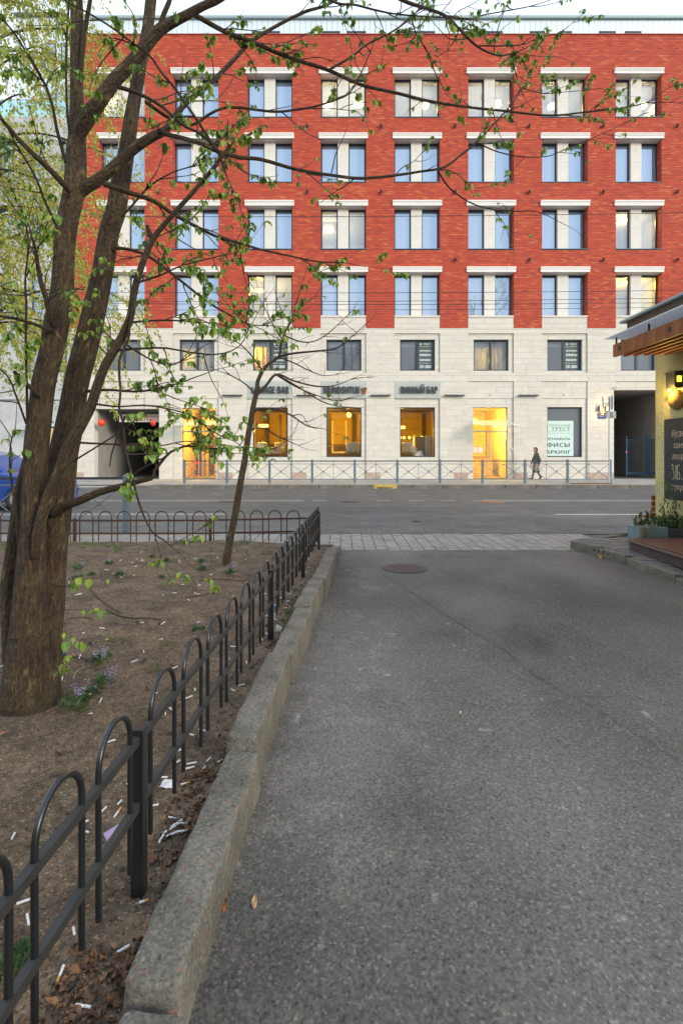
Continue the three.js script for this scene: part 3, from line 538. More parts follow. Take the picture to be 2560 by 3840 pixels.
    const h0 = FX(hx[0]), h1 = FX(hx[1]), mid = (h0 + h1) / 2;
    for (const [p0, p1, hh] of [[a + .04, mid - .006, h0], [mid + .006, b - .04, h1]]) { mesh('door_leaf', box(p0, p1, gy + .02, yb - .05, z + .006, z - .006), M.glassClear, e); mesh('door_handle', join([bar(V(hh, FY(1782), z + .07), V(hh, FY(1632), z + .07), .024, 10), bar(V(hh, FY(1770), z), V(hh, FY(1770), z + .07), .012, 6), bar(V(hh, FY(1644), z), V(hh, FY(1644), z + .07), .012, 6)]), M.steel, e); }
    const zc = -26.75, yc = EYE + (CY - 1598) * 26.75 / F, c0 = (cx0 - CX) * 26.75 / F, c1 = (cx1 - CX) * 26.75 / F, yw = FY(1578), sh = new THREE.Shape(); 
    const cg = new THREE.BufferGeometry(); const q = [[c0, yc, zc], [c1, yc, zc], [c1, yw, Z0 - .06], [c0, yw, Z0 - .06]], th = .018, ps = []; for (const [s] of [[0], [1]]) for (const v of q) ps.push(v[0], v[1] + s * th, v[2]);
    cg.setAttribute('position', new THREE.Float32BufferAttribute(ps, 3)); cg.setIndex([0, 2, 1, 0, 3, 2, 4, 5, 6, 4, 6, 7, 0, 1, 5, 0, 5, 4, 1, 2, 6, 1, 6, 5, 2, 3, 7, 2, 7, 6, 3, 0, 4, 3, 4, 7]); const cn = cg.toNonIndexed(); cn.computeVertexNormals();
    mesh('glass_canopy', cn, phys([.86, .95, .92], { transmission: .75, roughness: .12, ior: 1.5 }), e);
    mesh('canopy_edge', bar(V(c0, yc + .005, zc), V(c1, yc + .005, zc), .012, 6), std([.10, .14, .13], { roughness: .3 }), e);
    for (const f of [.16, .84]) mesh('canopy_rod', bar(V(c0 + (c1 - c0) * f, yc + .03 + (yw - yc) * .3, zc - .4), V(c0 + (c1 - c0) * f, FY(1532), Z0 - .09), .012, 6), M.steel, e);
    return e;
  }
  entrance(6, 1775, 1905, 1527, 1617, 1802, 1941, [1831, 1843.5]);
  entrance(2, 680, 808, 1530, 1617, 648, 790, [741, 754]);

  // parking entrance and gateway: deep recesses
  function tunnel(name, x0, x1, ytop, depth, wall, ceiling, y0 = GY) {
    const a = FX(x0), b = FX(x1), yt = FY(ytop), z0 = Z0 - .44, z1 = Z0 - depth;
    mesh(name + '_walls', wuv(join([box(a - .12, a, y0 - .2, yt, z0, z1), box(b, b + .12, y0 - .2, yt, z0, z1), box(a - .12, b + .12, y0 - .2, yt, z1, z1 - .1)])), wall, bld);
    mesh(name + '_ceiling', box(a - .12, b + .12, yt, yt + .12, z0, z1), ceiling, bld);
    mesh(name + '_floor', wuv(box(a - .1, b + .1, y0 - .3, y0 - .002, Z0 - .0, z1)), M.lane, bld);
    mesh(name + '_jamb', wuv(join([box(a - .002, a + .012, y0, yt, Z0 - .03, Z0 - .46), box(b - .012, b + .002, y0, yt, Z0 - .03, Z0 - .46)])), M.stone[2], bld);
  }
  tunnel('garage', 353, 597, 1533, 11, M.passage, M.passage);
  tunnel('gateway', 2300, 2520, 1462, 12, M.passage, M.passage);
}

// ------------------------------------------------------------------ lamps inside the building
const warm = lin(1, .60, .09), warmW = lin(1, .70, .28);
function pendant(x, y, z, R, label, power, col, kind = 'drum') {
  const t = thing('pendant_lamp', label, 'lamp', [x, y, z], 'lamps behind the windows');
  const H = kind === 'drum' ? .14 : R;
  mesh('lamp_shade', kind === 'drum' ? new THREE.CylinderGeometry(R, R, H, 20) : new THREE.SphereGeometry(R, 16, 12), glow([col.r, col.g, col.b], 2.6), t, V(x, y, z));
  mesh('cord', new THREE.CylinderGeometry(.006, .006, .5, 5).translate(0, .25 + H / 2, 0), M.dark, t, V(x, y, z));
  const l = new THREE.PointLight(col, power); l.position.set(0, -H - .06, 0); l.castShadow = true; l.shadow.radius = 6; t.add(l); return t;
}
{
  const zz = Z0 - 1.9, K = (D + 1.9) / D, LX = (x) => (x - CX) / S * K, LY = (y) => EYE + (CY - y) / S * K;
  const spots = [[430, 372, 'first'], [1228, 396, 'fourth'], [1342, 392, 'fourth'], [1590, 396, 'fifth'], [1861, 390, 'sixth'], [2070, 398, 'seventh'], [2406, 397, 'eighth']];
  const ord = { first: 'first', fourth: 'fourth', fifth: 'fifth', sixth: 'sixth', seventh: 'seventh', eighth: 'eighth' };
  const words = ['round lit ceiling lamp behind the top floor window over the parking entrance', 'lit lamp by one pane of the top floor window over the second lettered sign', 'second lit lamp in the top floor room over the sign with the red cup', 'lit lamp in the top floor room over the wine bar sign', 'lit lamp in the top floor room over the bright yellow entrance', 'lit lamp in the top floor room over the poster window', 'lit lamp in the top floor room over the dark gateway'];
  spots.forEach(([x, y], i) => pendant(LX(x), LY(y), zz, .26, words[i], 14, warmW));
  pendant(LX(2337), LY(824), zz, .30, 'round lit lamp in the third brick storey window over the gateway', 13, warmW);
  pendant(LX(2350), LY(1058), zz, .30, 'round lit lamp in the lowest brick storey window over the gateway', 20, warm);
  pendant(LX(1230), LY(835), zz - 1, .30, 'lit lamp in the third brick storey window over the sign with the red cup', 14, warmW);
  pendant(LX(965), LY(1078), zz - .6, .26, 'lit lamp behind the lowest brick window over the lounge sign', 22, warm);
  pendant(LX(958), LY(1318), zz + 1.0, .16, 'amber lamp behind the curtain of the stone storey window over the lounge sign', 16, warm);
  pendant(LX(730), LY(1345), zz + .6, .14, 'dim amber lamp in the stone storey window over the first glass entrance', 5, warm);
  pendant(LX(1800), LY(1345), zz + .6, .14, 'dim amber lamp in the curtained stone storey window', 5, warm);
  // entrance lobby, hall and bar
  pendant(FX(1795), FY(1568), Z0 - 1.6, .30, 'flat round pendant lamp behind the transom of the bright entrance', 7, warm);
  pendant(FX(1826), FY(1574), Z0 - 2.3, .28, 'second flat round pendant lamp deeper in the bright entrance', 11, warm);
  pendant(FX(1885), FY(1590), Z0 - 1.3, .12, 'small bright lamp by the pale wall of the bright entrance', 13, warm, 'ball');
  for (const [x, y, z, w] of [[770, 1562, 1.6, 'cluster lamp arm tip above the first glass entrance'], [792, 1556, 1.9, 'upper bulb of the cluster lamp in the first glass entrance'], [783, 1574, 1.4, 'lower bulb of the cluster lamp in the first glass entrance']]) pendant(FX(x), FY(y), Z0 - z, .08, 'bright ' + w, 12, warm, 'ball');
  pendant(FX(965), FY(1588), Z0 - 2.2, .28, 'angular yellow pendant lamp behind the lounge bar window', 18, warm);
  pendant(FX(1180), FY(1545), Z0 - 4.2, .2, 'yellow lamp high in the room behind the middle bar window', 30, warm, 'ball');
  pendant(FX(1310), FY(1545), Z0 - 2.0, .14, 'yellow lamp over the wrapped chairs behind the middle bar window', 6, warm, 'ball');
  for (const [x, w] of [[1527, 'first'], [1543, 'second'], [1565, 'third'], [1619, 'last']]) pendant(FX(x), FY(1634), Z0 - 3.4, .075, w + ' small globe in the row of bulbs behind the wine bar window', 2.2, warm, 'ball');
  pendant(FX(1530), FY(1592), Z0 - 3, .2, 'wide yellow lamp behind the wine bar window', 14, warm);
}
// ------------------------------------------------------------------ signs, posters, fittings on the facade
function letters(txt, x0, x1, ytop, ybot, label, mat) {
  const h = (ybot - ytop) / S, t = thing('sign_letters', label, 'sign', [FX(x0), FY(ybot), Z0]), adv = []; let w = 0;
  const geos = [...txt].map((c) => { if (c === ' ') { w += .42; return null; } const g = new TextGeometry(c, { font, size: 1, depth: .05 / h, curveSegments: 5, bevelEnabled: false }); g.computeBoundingBox(); const b = g.boundingBox; g.translate(-b.min.x, 0, 0); const o = w; w += b.max.x - b.min.x + .10; return [g, o]; }).filter(Boolean);
  const sx = (x1 - x0) / S / (w - .10), cap = .74;
  for (const [g, o] of geos) mesh('letter', g.scale(sx, h / cap, h).translate(0, 0, 0), mat, t, V(FX(x0) + o * sx, FY(ybot), Z0 + .03));
  return t;
}
const letterMat = std([.045, .048, .05], { roughness: .5 });
letters('LOUNGE BAR', 945, 1085, 1456, 1475, 'dark raised letters LOUNGE BAR on a pale slab', letterMat);
letters('MUNDSHTUK', 1213, 1350, 1456, 1475, 'dark raised letters MUNDSHTUK beside the small red cup', letterMat);
letters('ВИННЫЙ БАР', 1502, 1639, 1456, 1475, 'dark raised Cyrillic letters for wine bar on a pale slab', letterMat);
{ // red cup of the second sign
  const t = thing('red_cup_sign', 'small red cup shaped emblem at the end of a lettered sign', 'sign', [FX(1364), FY(1476), Z0]);
  const s = new THREE.Shape(); s.moveTo(-.11, .29); s.lineTo(.11, .29); s.lineTo(.06, .0); s.lineTo(-.06, 0);
  mesh('cup', new THREE.ExtrudeGeometry(s, { depth: .04, bevelEnabled: true, bevelSize: .008, bevelThickness: .006, bevelSegments: 1 }), std([.55, .012, .02], { roughness: .45 }), t, V(FX(1364), FY(1476), Z0 + .02));
  for (const y of [.10, .19]) mesh('cup_band', rbox(-.075 - y * .1, .075 + y * .1, y, y + .022, .0, .062, .004), std([.20, .005, .01]), t, V(FX(1364), FY(1476), Z0 + .02));
}
// window stickers
const stickerTex = canvasTex(256, 440, (g, w, h) => {
  g.fillStyle = '#4d5a58'; g.fillRect(0, 0, w, h); g.fillStyle = '#e9efec'; g.textAlign = 'left';
  g.save(); g.translate(42, 34); g.rotate(Math.PI / 4); g.fillRect(-14, -14, 28, 28); g.restore(); g.fillStyle = '#4d5a58'; g.fillRect(26, 32, 32, 4); g.fillStyle = '#e9efec';
  const fit = (t, x, y, W, f, s) => { g.font = f.replace('$', s); const k = W / g.measureText(t).width; g.save(); g.translate(x, y); g.scale(k, 1); g.fillText(t, 0, 0); g.restore(); };
  fit('ТРЕСТ', 92, 50, 140, '$px serif', 44); g.fillRect(12, 74, 232, 3);
  fit('АПАРТАМЕНТЫ', 20, 150, 214, 'bold $px sans-serif', 30); fit('ОФИСЫ', 20, 222, 214, 'bold $px sans-serif', 50); fit('ПАРКИНГ', 20, 300, 214, 'bold $px sans-serif', 44);
  g.fillRect(12, 332, 232, 3); fit('331-2000', 20, 410, 214, 'bold $px sans-serif', 60);
});
const stickerMat = std([1, 1, 1], { map: stickerTex, roughness: .6 });
[[3, 'dark sticker with white advertising lines in the stone storey window over the lounge sign'], [5, 'dark sticker with white advertising lines in the stone storey window over the wine bar sign'], [7, 'dark sticker with white advertising lines in the stone storey window over the pale poster']].forEach(([k, l]) => {
  const x0 = FX(colL(k) + 22 + 71), x1 = FX(colL(k) + 153 - 7), y0 = FY(1384), y1 = FY(1278);
  single('window_sticker', new THREE.BoxGeometry(x1 - x0, y1 - y0, .004), stickerMat, V((x0 + x1) / 2, (y0 + y1) / 2, Z0 - .296), l, 'poster', 'dark stickers in the stone storey windows');
});
const posterTex = canvasTex(400, 528, (g, w, h) => {
  g.fillStyle = '#c9e0d6'; g.fillRect(0, 0, w, h); g.fillStyle = '#4b5654'; g.textAlign = 'left';
  const fit = (t, x, y, W, f) => { g.font = f; const k = W / g.measureText(t).width; g.save(); g.translate(x, y); g.scale(k, 1); g.fillText(t, 0, 0); g.restore(); };
  fit('СТРОИТЕЛЬНЫЙ', 8, 82, 350, '38px serif'); fit('ТРЕСТ', 70, 146, 288, '72px serif'); g.fillRect(0, 92, 22, 6); g.fillRect(6, 104, 14, 26); fit('н е д в и ж и м о с т ь', 10, 168, 340, '16px serif'); g.fillRect(0, 186, w, 2);
  fit('АРТАМЕНТЫ', -2, 288, 358, 'bold 50px sans-serif'); fit('ФИСЫ', 4, 390, 352, 'bold 84px sans-serif'); fit('АРКИНГ', -6, 492, 366, 'bold 76px sans-serif');
});
single('window_poster', new THREE.BoxGeometry((2156 - 2054) / S, (1711 - 1577) / S, .005), std([1, 1, 1], { map: posterTex, roughness: .7 }), V(FX(2105), FY(1644), Z0 - .255), 'pale green poster with dark Cyrillic lines in the street level window', 'poster');
{ // two sheets of paper on the lobby door
  for (const [a, b, l] of [[1779, 1794, 'white sheet of paper on the glass door at its hinge side'], [1798, 1814, 'white sheet of paper on the glass door close to the handles']]) single('paper_notice', new THREE.BoxGeometry((b - a) / S, 21 / S, .003), std([.75, .74, .70]), V(FX((a + b) / 2), FY(1687), Z0 - .285), l, 'notice', 'notices on the door');
}
// blade lights on the stone piers, small spots on the brick piers
const pierNames = ['between the first entrance and the lounge bar', 'between the two lettered lounge signs', 'between the red cup and the wine bar sign', 'between the wine bar window and the bright entrance', 'between the bright entrance and the poster window'];
for (let i = 0; i < 5; i++) {
  const x = FX(colL(3 + i) - 53), y = FY(1483), t = thing('wall_light', 'dark blade lamp on the pier ' + pierNames[i], 'wall lamp', [x, y, Z0], 'blade lamps on the stone piers');
  mesh('blade', rbox(-.525, .525, -.03, .03, 0, .14, .008), std([.06, .065, .07], { roughness: .4 }), t, V(x, y, Z0 + .02)); mesh('mount', join([rbox(-.1, .06, .03, .06, -.04, .06, .006), bar(V(.05, .03, 0), V(.05, .08, .05), .02, 8)]), M.steel, t, V(x, y, Z0 + .02));
}
const spotProto = thing('facade_spotlight', 'small dark cylinder spotlight on a red brick pier', 'spotlight', [FX(colL(2) - 53), FY(474), Z0], 'small spotlights on the brick piers');
{
  const q = bases.get(spotProto); mesh('housing', new THREE.CylinderGeometry(.06, .06, .15, 12).rotateX(.35), std([.02, .022, .026], { roughness: .45 }), spotProto, q.clone().add(V(0, -.01, .10))); mesh('bracket', rbox(-.02, .02, -.02, .02, -.01, .07, .004), M.steel, spotProto, q.clone());
  const rowW = { 474: 'under the top window row', 721: 'under the second window row', 975: 'under the third window row' }, pierW = { 2: 'between parking column and first entrance column', 3: 'over the pier beside the lounge letters', 4: 'on the pier between lounge letters and red cup', 5: 'on the pier between red cup and wine bar', 6: 'on the pier between wine bar and bright entrance', 7: 'on the pier between bright entrance and poster', 8: 'over the pier with the house number', 9: 'beyond the gateway column' };
  for (const y of [474, 721, 975]) for (let k = 2; k <= 9; k++) { const l = 'spotlight ' + rowW[y] + ' ' + pierW[k].replace(/^over the pier /, 'on the pier ').replace(/^between/, 'between'); if (k === 2 && y === 474) spotProto.userData.label = l; else copy(spotProto, [FX(colL(k) - 53 + 3), FY(y), Z0], l); }
}
{ // intercom, security camera, house number
  const t = thing('intercom', 'white intercom box on the jamb of the bright entrance', 'intercom', [FX(1922), FY(1687), Z0]);
  mesh('case', rbox(-.06, .06, -.1, .1, 0, .05, .012), std([.66, .68, .70], { roughness: .4 }), t, V(FX(1922), FY(1687), Z0 - .098)); mesh('keypad', box(-.04, .04, -.07, -.03, .05, .056), M.dark, t, V(FX(1922), FY(1687), Z0 - .098)); mesh('eye', new THREE.CylinderGeometry(.014, .014, .01, 10).rotateX(Math.PI / 2), M.dark, t, V(FX(1922), FY(1683), Z0 - .046));
  const c = thing('security_camera', 'white dome bullet camera above the corner of the gateway', 'camera', [FX(2305), FY(1453), Z0]);
  mesh('housing', new THREE.CapsuleGeometry(.05, .1, 4, 10).rotateX(1.15).rotateY(.4), std([.78, .78, .78], { roughness: .4 }), c, V(FX(2305), FY(1453), Z0 + .10)); mesh('bracket', bar(V(0, .06, -.02), V(0, .02, .08), .015, 6), M.steel, c, V(FX(2305), FY(1453), Z0));
  for (const [k, l] of [[6, 'tiny white sensor above the bright entrance'], [7, 'tiny white sensor above the poster window']]) single('wall_sensor', new THREE.SphereGeometry(.045, 10, 8), std([.7, .7, .7]), V(FX(colL(k) + 86), FY(1479), Z0 - .04), l, 'sensor', 'small wall sensors');
  const px = FX(2258), num = thing('house_number_sign', 'lit dark blue house number plates with two lamp boxes on the stone pier', 'sign', [px, FY(1569), Z0]);
  const plate = canvasTex(256, 96, (g, w, h) => { g.fillStyle = '#1d2330'; g.fillRect(0, 0, w, h); g.fillStyle = '#fff'; g.font = 'bold 62px sans-serif'; g.fillText('24', 96, 66); g.fillRect(40, 76, 180, 6); });
  const plate2 = canvasTex(256, 72, (g, w, h) => { g.fillStyle = '#14337e'; g.fillRect(0, 0, w, h); g.fillStyle = '#dfe6f5'; g.font = '34px sans-serif'; g.fillText('‹', 168, 46); g.fillRect(36, 12, 120, 5); });
  mesh('number_plate', new THREE.BoxGeometry(.42, .15, .03), std([1, 1, 1], { map: plate, roughness: .5 }), num, V(FX(2256), FY(1552), Z0 + .02));
  mesh('street_plate', new THREE.BoxGeometry(.42, .13, .03), std([1, 1, 1], { map: plate2, roughness: .5 }), num, V(FX(2256), FY(1564), Z0 + .02));
  for (const x of [2247, 2270]) { const b = mesh('lamp_box', rbox(-.09, .09, -.14, .14, 0, .12, .012), M.dark, num, V(FX(x), FY(1533), Z0 + .02)); mesh('lamp_glass', rbox(-.05, .05, -.11, .11, .115, .13, .004), glow([1, .62, .25], 2.0), b, V(FX(x), FY(1533), Z0 + .02)); }
  const l = new THREE.PointLight(lin(1, .62, .3), 1.1); l.position.set(0, .42, .38); l.castShadow = true; l.shadow.radius = 5; num.add(l);
}
{ // parking banner and its two red mirrors
  const bt = canvasTex(512, 168, (g, w, h) => { g.fillStyle = '#d9cfcb'; g.fillRect(0, 0, w, h); g.fillStyle = '#b3322c'; g.font = 'bold 62px sans-serif'; const fit = (t, x, y, W) => { const k = W / g.measureText(t).width; g.save(); g.translate(x, y); g.scale(k, 1); g.fillText(t, 0, 0); g.restore(); }; fit('АРЕНДА ПАРКИНГА', 14, 68, 484); fit('т. 974 67 14', 110, 144, 290); });
  single('parking_banner', new THREE.BoxGeometry((581 - 421) / S, (1579 - 1549) / S, .03), std([1, 1, 1], { map: bt, roughness: .8 }), V(FX(501), FY(1564), Z0 - .9), 'white banner with red Cyrillic lines hung in the parking entrance', 'banner');
  for (const [x, l, r] of [[384, 'round red hooded mirror on the pale jamb of the parking entrance', .6], [582, 'round orange-red hooded mirror on the dark side of the parking entrance', -.6]]) {
    const t = thing('traffic_mirror', l, 'mirror', [FX(x), FY(1586), Z0], 'red mirrors of the parking entrance');
    mesh('back', new THREE.SphereGeometry(.2, 18, 10, 0, Math.PI * 2, 0, 1.25).rotateX(Math.PI / 2).rotateY(r), std([.75, .06, .02], { roughness: .45 }), t, V(FX(x), FY(1586), Z0 + .1)); mesh('arm', bar(V(0, -.05, -.1), V(0, 0, .1), .02, 6), M.steel, t, V(FX(x), FY(1588), Z0));
  }
}
{ // blue gate inside the gateway
  const gz = Z0 - 1.6, K = (D + 1.6) / D, GX = (x) => (x - CX) / S * K, Gy = (y) => EYE + (CY - y) / S * K, blue = std([.025, .085, .15], { roughness: .45 });
  const t = thing('driveway_gate', 'blue steel gate standing in the dark gateway', 'gate', [GX(2346), GY, gz]);
  mesh('post', rbox(GX(2344), GX(2348), GY, Gy(1636), gz + .03, gz - .03, .006), blue, t);
  for (const [a, b] of [[2349, 2426], [2431, 2512]]) {
    const lf = sub('gate_leaf', t, [GX(a), GY, gz]);
    mesh('leaf_frame', join([rbox(GX(a), GX(a + 3), Gy(1783), Gy(b > 2450 ? 1634 : 1648), gz + .03, gz - .03, .006), rbox(GX(b - 4), GX(b), Gy(1783), Gy(1634), gz + .03, gz - .03, .006), rbox(GX(a + 3), GX(b - 4), Gy(1778), Gy(1771), gz + .028, gz - .028, .006), rbox(GX(a + 3), GX(b - 4), Gy(1651), Gy(1648), gz + .02, gz - .02, .004)]), blue, lf);
    for (let i = 1; i < 8; i++) { const X = GX(a + (b - a) * i / 8); mesh('picket', bar(V(X, Gy(1771), gz), V(X, Gy(1651), gz), .010, 6), blue, lf); }
  }
  mesh('latch_light', new THREE.SphereGeometry(.025, 8, 6), glow([1, .08, .12], 2.5), t, V(GX(2345), Gy(1695), gz + .04));
  const bw = thing('gateway_boards', 'dark slatted screen low against the back of the gateway', 'screen', [FX(2350), GY, Z0 - 6]);
  for (let i = 0; i < 14; i++) mesh('board', rbox(FX(2302) + i * .21, FX(2302) + i * .21 + .19, GY, 1.35, Z0 - 6 + (i % 2) * .01, Z0 - 6.05, .006), std([.05, .055, .065]), bw);
}
// curtains behind the second storey windows
{
  const curt = (name, x0, x1, y0, y1, z, mat, label, amp = .06) => { const n = 40, g = new THREE.PlaneGeometry(x1 - x0, y1 - y0, n, 6), p = g.attributes.position; for (let i = 0; i < p.count; i++) p.setZ(i, amp * Math.sin(p.getX(i) * 23 + p.getY(i) * .7) + amp * .5 * Math.sin(p.getX(i) * 57)); g.computeVertexNormals(); return single(name, g, mat, V((x0 + x1) / 2, (y0 + y1) / 2, z), label, 'curtain', 'curtains in the stone storey'); };
  const cloth = phys([.55, .52, .48], { transmission: .4, roughness: .95, side: THREE.DoubleSide }), amber = phys([.75, .45, .14], { transmission: .5, roughness: .95, side: THREE.DoubleSide });
  const a = (k, o) => FX(colL(k) + 22 + o);
  curt('curtain', a(6, 0), a(6, 56), FY(1386), FY(1276), Z0 - .62, cloth, 'grey curtain drawn to one side over the bright entrance'); curt('curtain', a(6, 74), a(6, 131), FY(1386), FY(1276), Z0 - .62, cloth, 'second grey curtain of the window over the bright entrance');
  curt('curtain', a(2, 0), a(2, 131), FY(1386), FY(1276), Z0 - .75, cloth, 'beige curtain filling the window over the first glass entrance');
  curt('curtain', a(3, 0), a(3, 60), FY(1386), FY(1276), Z0 - .62, amber, 'amber lit curtain in the window over the lounge sign');
  curt('blind', a(8, 0), a(8, 131), FY(1386), FY(1276), Z0 - .8, cloth, 'plain pale blind in the window over the gateway', .01);
}
// furniture seen through the street windows
{
  const wrap = phys([.42, .38, .30], { roughness: .35, transmission: .15 }), seatMat = std([.20, .12, .05], { roughness: .8 }), darkWood = std([.06, .035, .02], { roughness: .6 });
  function armchair(x, z, turn, label) {
    const t = thing('armchair', label, 'armchair', [x, BFY - .02 + .02, z], 'wrapped armchairs in the bar'); t.rotation.y = turn;
    const m = (n, g, mat) => { const k = new THREE.Mesh(g, mat); k.name = n; k.castShadow = k.receiveShadow = true; t.add(k); };
    m('seat', rbox(-.3, .3, .3, .48, -.3, .3, .07, 4), wrap); m('backrest', rbox(-.32, .32, .42, 1.0, -.36, -.22, .07, 4).rotateX(-.12), wrap); m('armrest', rbox(-.37, -.27, .35, .68, -.3, .28, .05, 3), wrap); m('armrest', rbox(.27, .37, .35, .68, -.3, .28, .05, 3), wrap);
    for (const [a, b] of [[-.25, -.25], [.25, -.25], [-.25, .25], [.25, .25]]) m('leg', bar(V(a, 0, b), V(a * .85, .32, b * .85), .02, 6), darkWood);
    return t;
  }
  armchair(FX(978), Z0 - 1.3, .5, 'grey plastic wrapped armchair behind the lounge bar window'); armchair(FX(1025), Z0 - 1.5, -.3, 'tan wrapped armchair beside the grey one in the lounge');
  armchair(FX(1322), Z0 - 1.3, Math.PI + .1, 'wrapped armchair with its back to the middle bar window'); armchair(FX(1362), Z0 - 1.9, Math.PI - .2, 'wrapped armchair half hidden by the middle window frame'); armchair(FX(1548), Z0 - 1.2, 2.6, 'dark plastic covered armchair behind the wine bar window');
  const tb = thing('bar_table', 'long dark table with a lit top behind the middle bar window', 'table', [FX(1250), BFY - .02 + .02, Z0 - 1.6]);
  mesh('table_top', rbox(FX(1228), FX(1300), BFY - .02 + .76, BFY - .02 + .8, Z0 - 1.3, Z0 - 2.0, .01), std([.40, .24, .08], { roughness: .4 }), tb); for (const [x, z] of [[1232, 1.4], [1296, 1.4], [1232, 1.9], [1296, 1.9]]) mesh('leg', bar(V(FX(x), BFY - .02 + .02, Z0 - z), V(FX(x), BFY - .02 + .76, Z0 - z), .02, 6), darkWood, tb);
  const pt = thing('bar_partition', 'dark panelled partition with a lit orange picture deep in the lounge', 'partition', [FX(1040), BFY - .02 + .02, Z0 - 4.5]);
  mesh('panel', box(FX(1010), FX(1020), BFY - .02 + .02, FY(1530), Z0 - 4.5, Z0 - 4.6), darkWood, pt); mesh('picture', rbox(FX(1046), FX(1096), FY(1660), FY(1580), Z0 - 4.6, Z0 - 4.64, .01), std([.5, .17, .05], { roughness: .8 }), pt); mesh('panel', box(FX(1038), FX(1046), BFY - .02 + .02, FY(1530), Z0 - 4.5, Z0 - 4.66), darkWood, pt);
  const wp = thing('bar_contrast_panels', 'dark panels added for contrast along the back of the bar', 'panelling', [FX(1300), BFY, Z0 - 6.8]);  // added dark panels and strips that darken the back of the bar for contrast
  for (let i = 0; i < 22; i++) mesh('contrast_panel', rbox(FX(908) + i * .49, FX(908) + i * .49 + .47, BFY, BFY + .95, Z0 - 6.9, Z0 - 6.98, .01), darkWood, wp);
  for (const x of [1215, 1330, 1480, 1655, 930]) mesh('contrast_strip', rbox(FX(x), FX(x + 14), BFY + .95, FY(1515), Z0 - 6.85, Z0 - 6.98, .01), darkWood, wp);
  const fr = thing('mirror_frame', 'tall pale frame standing behind the middle bar window', 'frame', [FX(1260), BFY - .02 + .02, Z0 - 4]);
  for (const [a, b, c, d] of [[1238, 1246, 1560, 1700], [1246, 1296, 1692, 1700], [1296, 1303, 1560, 1700]]) mesh('frame_side', rbox(FX(a), FX(b), FY(d), FY(c), Z0 - 4, Z0 - 4.06, .01), std([.6, .5, .26]), fr);
  const bc = thing('bar_counter', 'covered bar counter draped in grey sheet behind the wine bar window', 'counter', [FX(1600), BFY - .02 + .02, Z0 - 2.2]);
  mesh('counter_body', rbox(FX(1572), FX(1640), BFY - .02 + .02, FY(1634), Z0 - 1.7, Z0 - 2.6, .05, 3), std([.20, .18, .14], { roughness: .8 }), bc); mesh('dust_sheet', rbox(FX(1612), FX(1636), BFY - .02 + .02, FY(1630), Z0 - 1.5, Z0 - 1.72, .06, 3), std([.36, .35, .33], { roughness: .7 }), bc);
  const sh = thing('bottle_shelf', 'lit back shelf with bottles behind the wine bar counter', 'shelf', [FX(1600), BFY + .5, Z0 - 5]);
  mesh('shelf_board', rbox(FX(1575), FX(1650), FY(1640), FY(1637), Z0 - 5, Z0 - 5.3, .005), darkWood, sh); for (let i = 0; i < 7; i++) mesh('bottle', new THREE.LatheGeometry([[0, 0], [.045, 0], [.045, .2], [.016, .25], [.016, .33], [0, .33]].map(([a, b]) => new THREE.Vector2(a, b)), 10), std([[.3, .2, .05], [.05, .2, .12], [.5, .4, .1]][i % 3], { roughness: .2 }), sh, V(FX(1580 + i * 10), FY(1637), Z0 - 5.15));
  single('carton', rbox(-.22, .22, 0, .3, -.15, .15, .008).rotateZ(.5).rotateY(.4), std([.62, .60, .55]), V(FX(1581), BFY - .02 + .15, Z0 - .95), 'white carton lying tilted behind the wine bar window', 'box');
  const ds = thing('reception_desk', 'lit reception desk inside the bright entrance', 'desk', [FX(1830), GY + .02, Z0 - 2.6]);
  mesh('desk_front', rbox(FX(1757), FX(1900), GY + .02, FY(1714), Z0 - 2.6, Z0 - 2.9, .02), std([.62, .42, .16]), ds); mesh('desk_top', rbox(FX(1756), FX(1902), FY(1714), FY(1711), Z0 - 2.5, Z0 - 3.3, .01), std([.35, .22, .1]), ds);
  const dp = thing('lobby_panels', 'dark wooden wall panels at the back of the bright entrance', 'panel', [FX(1800), 1, Z0 - 5.3]);
  for (let i = 0; i < 5; i++) mesh('wall_panel', rbox(FX(1757) + i * .3, FX(1757) + i * .3 + .28, GY + .9, FY(1520), Z0 - 5.3, Z0 - 5.42, .01), std([.13, .075, .035], { roughness: .6 }), dp);
  const hp = thing('hall_slats', 'tall ochre wooden slats along the back of the first glass entrance', 'panel', [FX(740), 1, Z0 - 4]);
  for (let i = 0; i < 9; i++) mesh('slat', rbox(FX(660) + i * .26, FX(660) + i * .26 + (i % 3 ? .2 : .12), GY + .02, FY(1530) - (i % 4) * .2, Z0 - 4 - (i % 2) * .2, Z0 - 4.1 - (i % 2) * .2, .01), std(i % 3 ? [.45, .30, .10] : [.10, .06, .03]), hp);
  const oc = thing('orange_chair', 'orange metal chair inside the first glass entrance', 'chair', [FX(705), GY + .02, Z0 - 1.6]), om = std([.65, .10, .01], { roughness: .4 });
  mesh('seat', rbox(-.2, .2, .43, .46, -.2, .2, .01), om, oc, V(FX(705), GY + .02, Z0 - 1.6)); for (const [a, b, h] of [[-.18, -.18, .95], [.18, -.18, .95], [-.18, .18, .44], [.18, .18, .44]]) mesh('leg', bar(V(a, 0, b), V(a, h, b), .016, 6), om, oc, V(FX(705), GY + .02, Z0 - 1.6)); mesh('backrest', rbox(-.18, .18, .75, .92, -.2, -.17, .01), om, oc, V(FX(705), GY + .02, Z0 - 1.6));
}

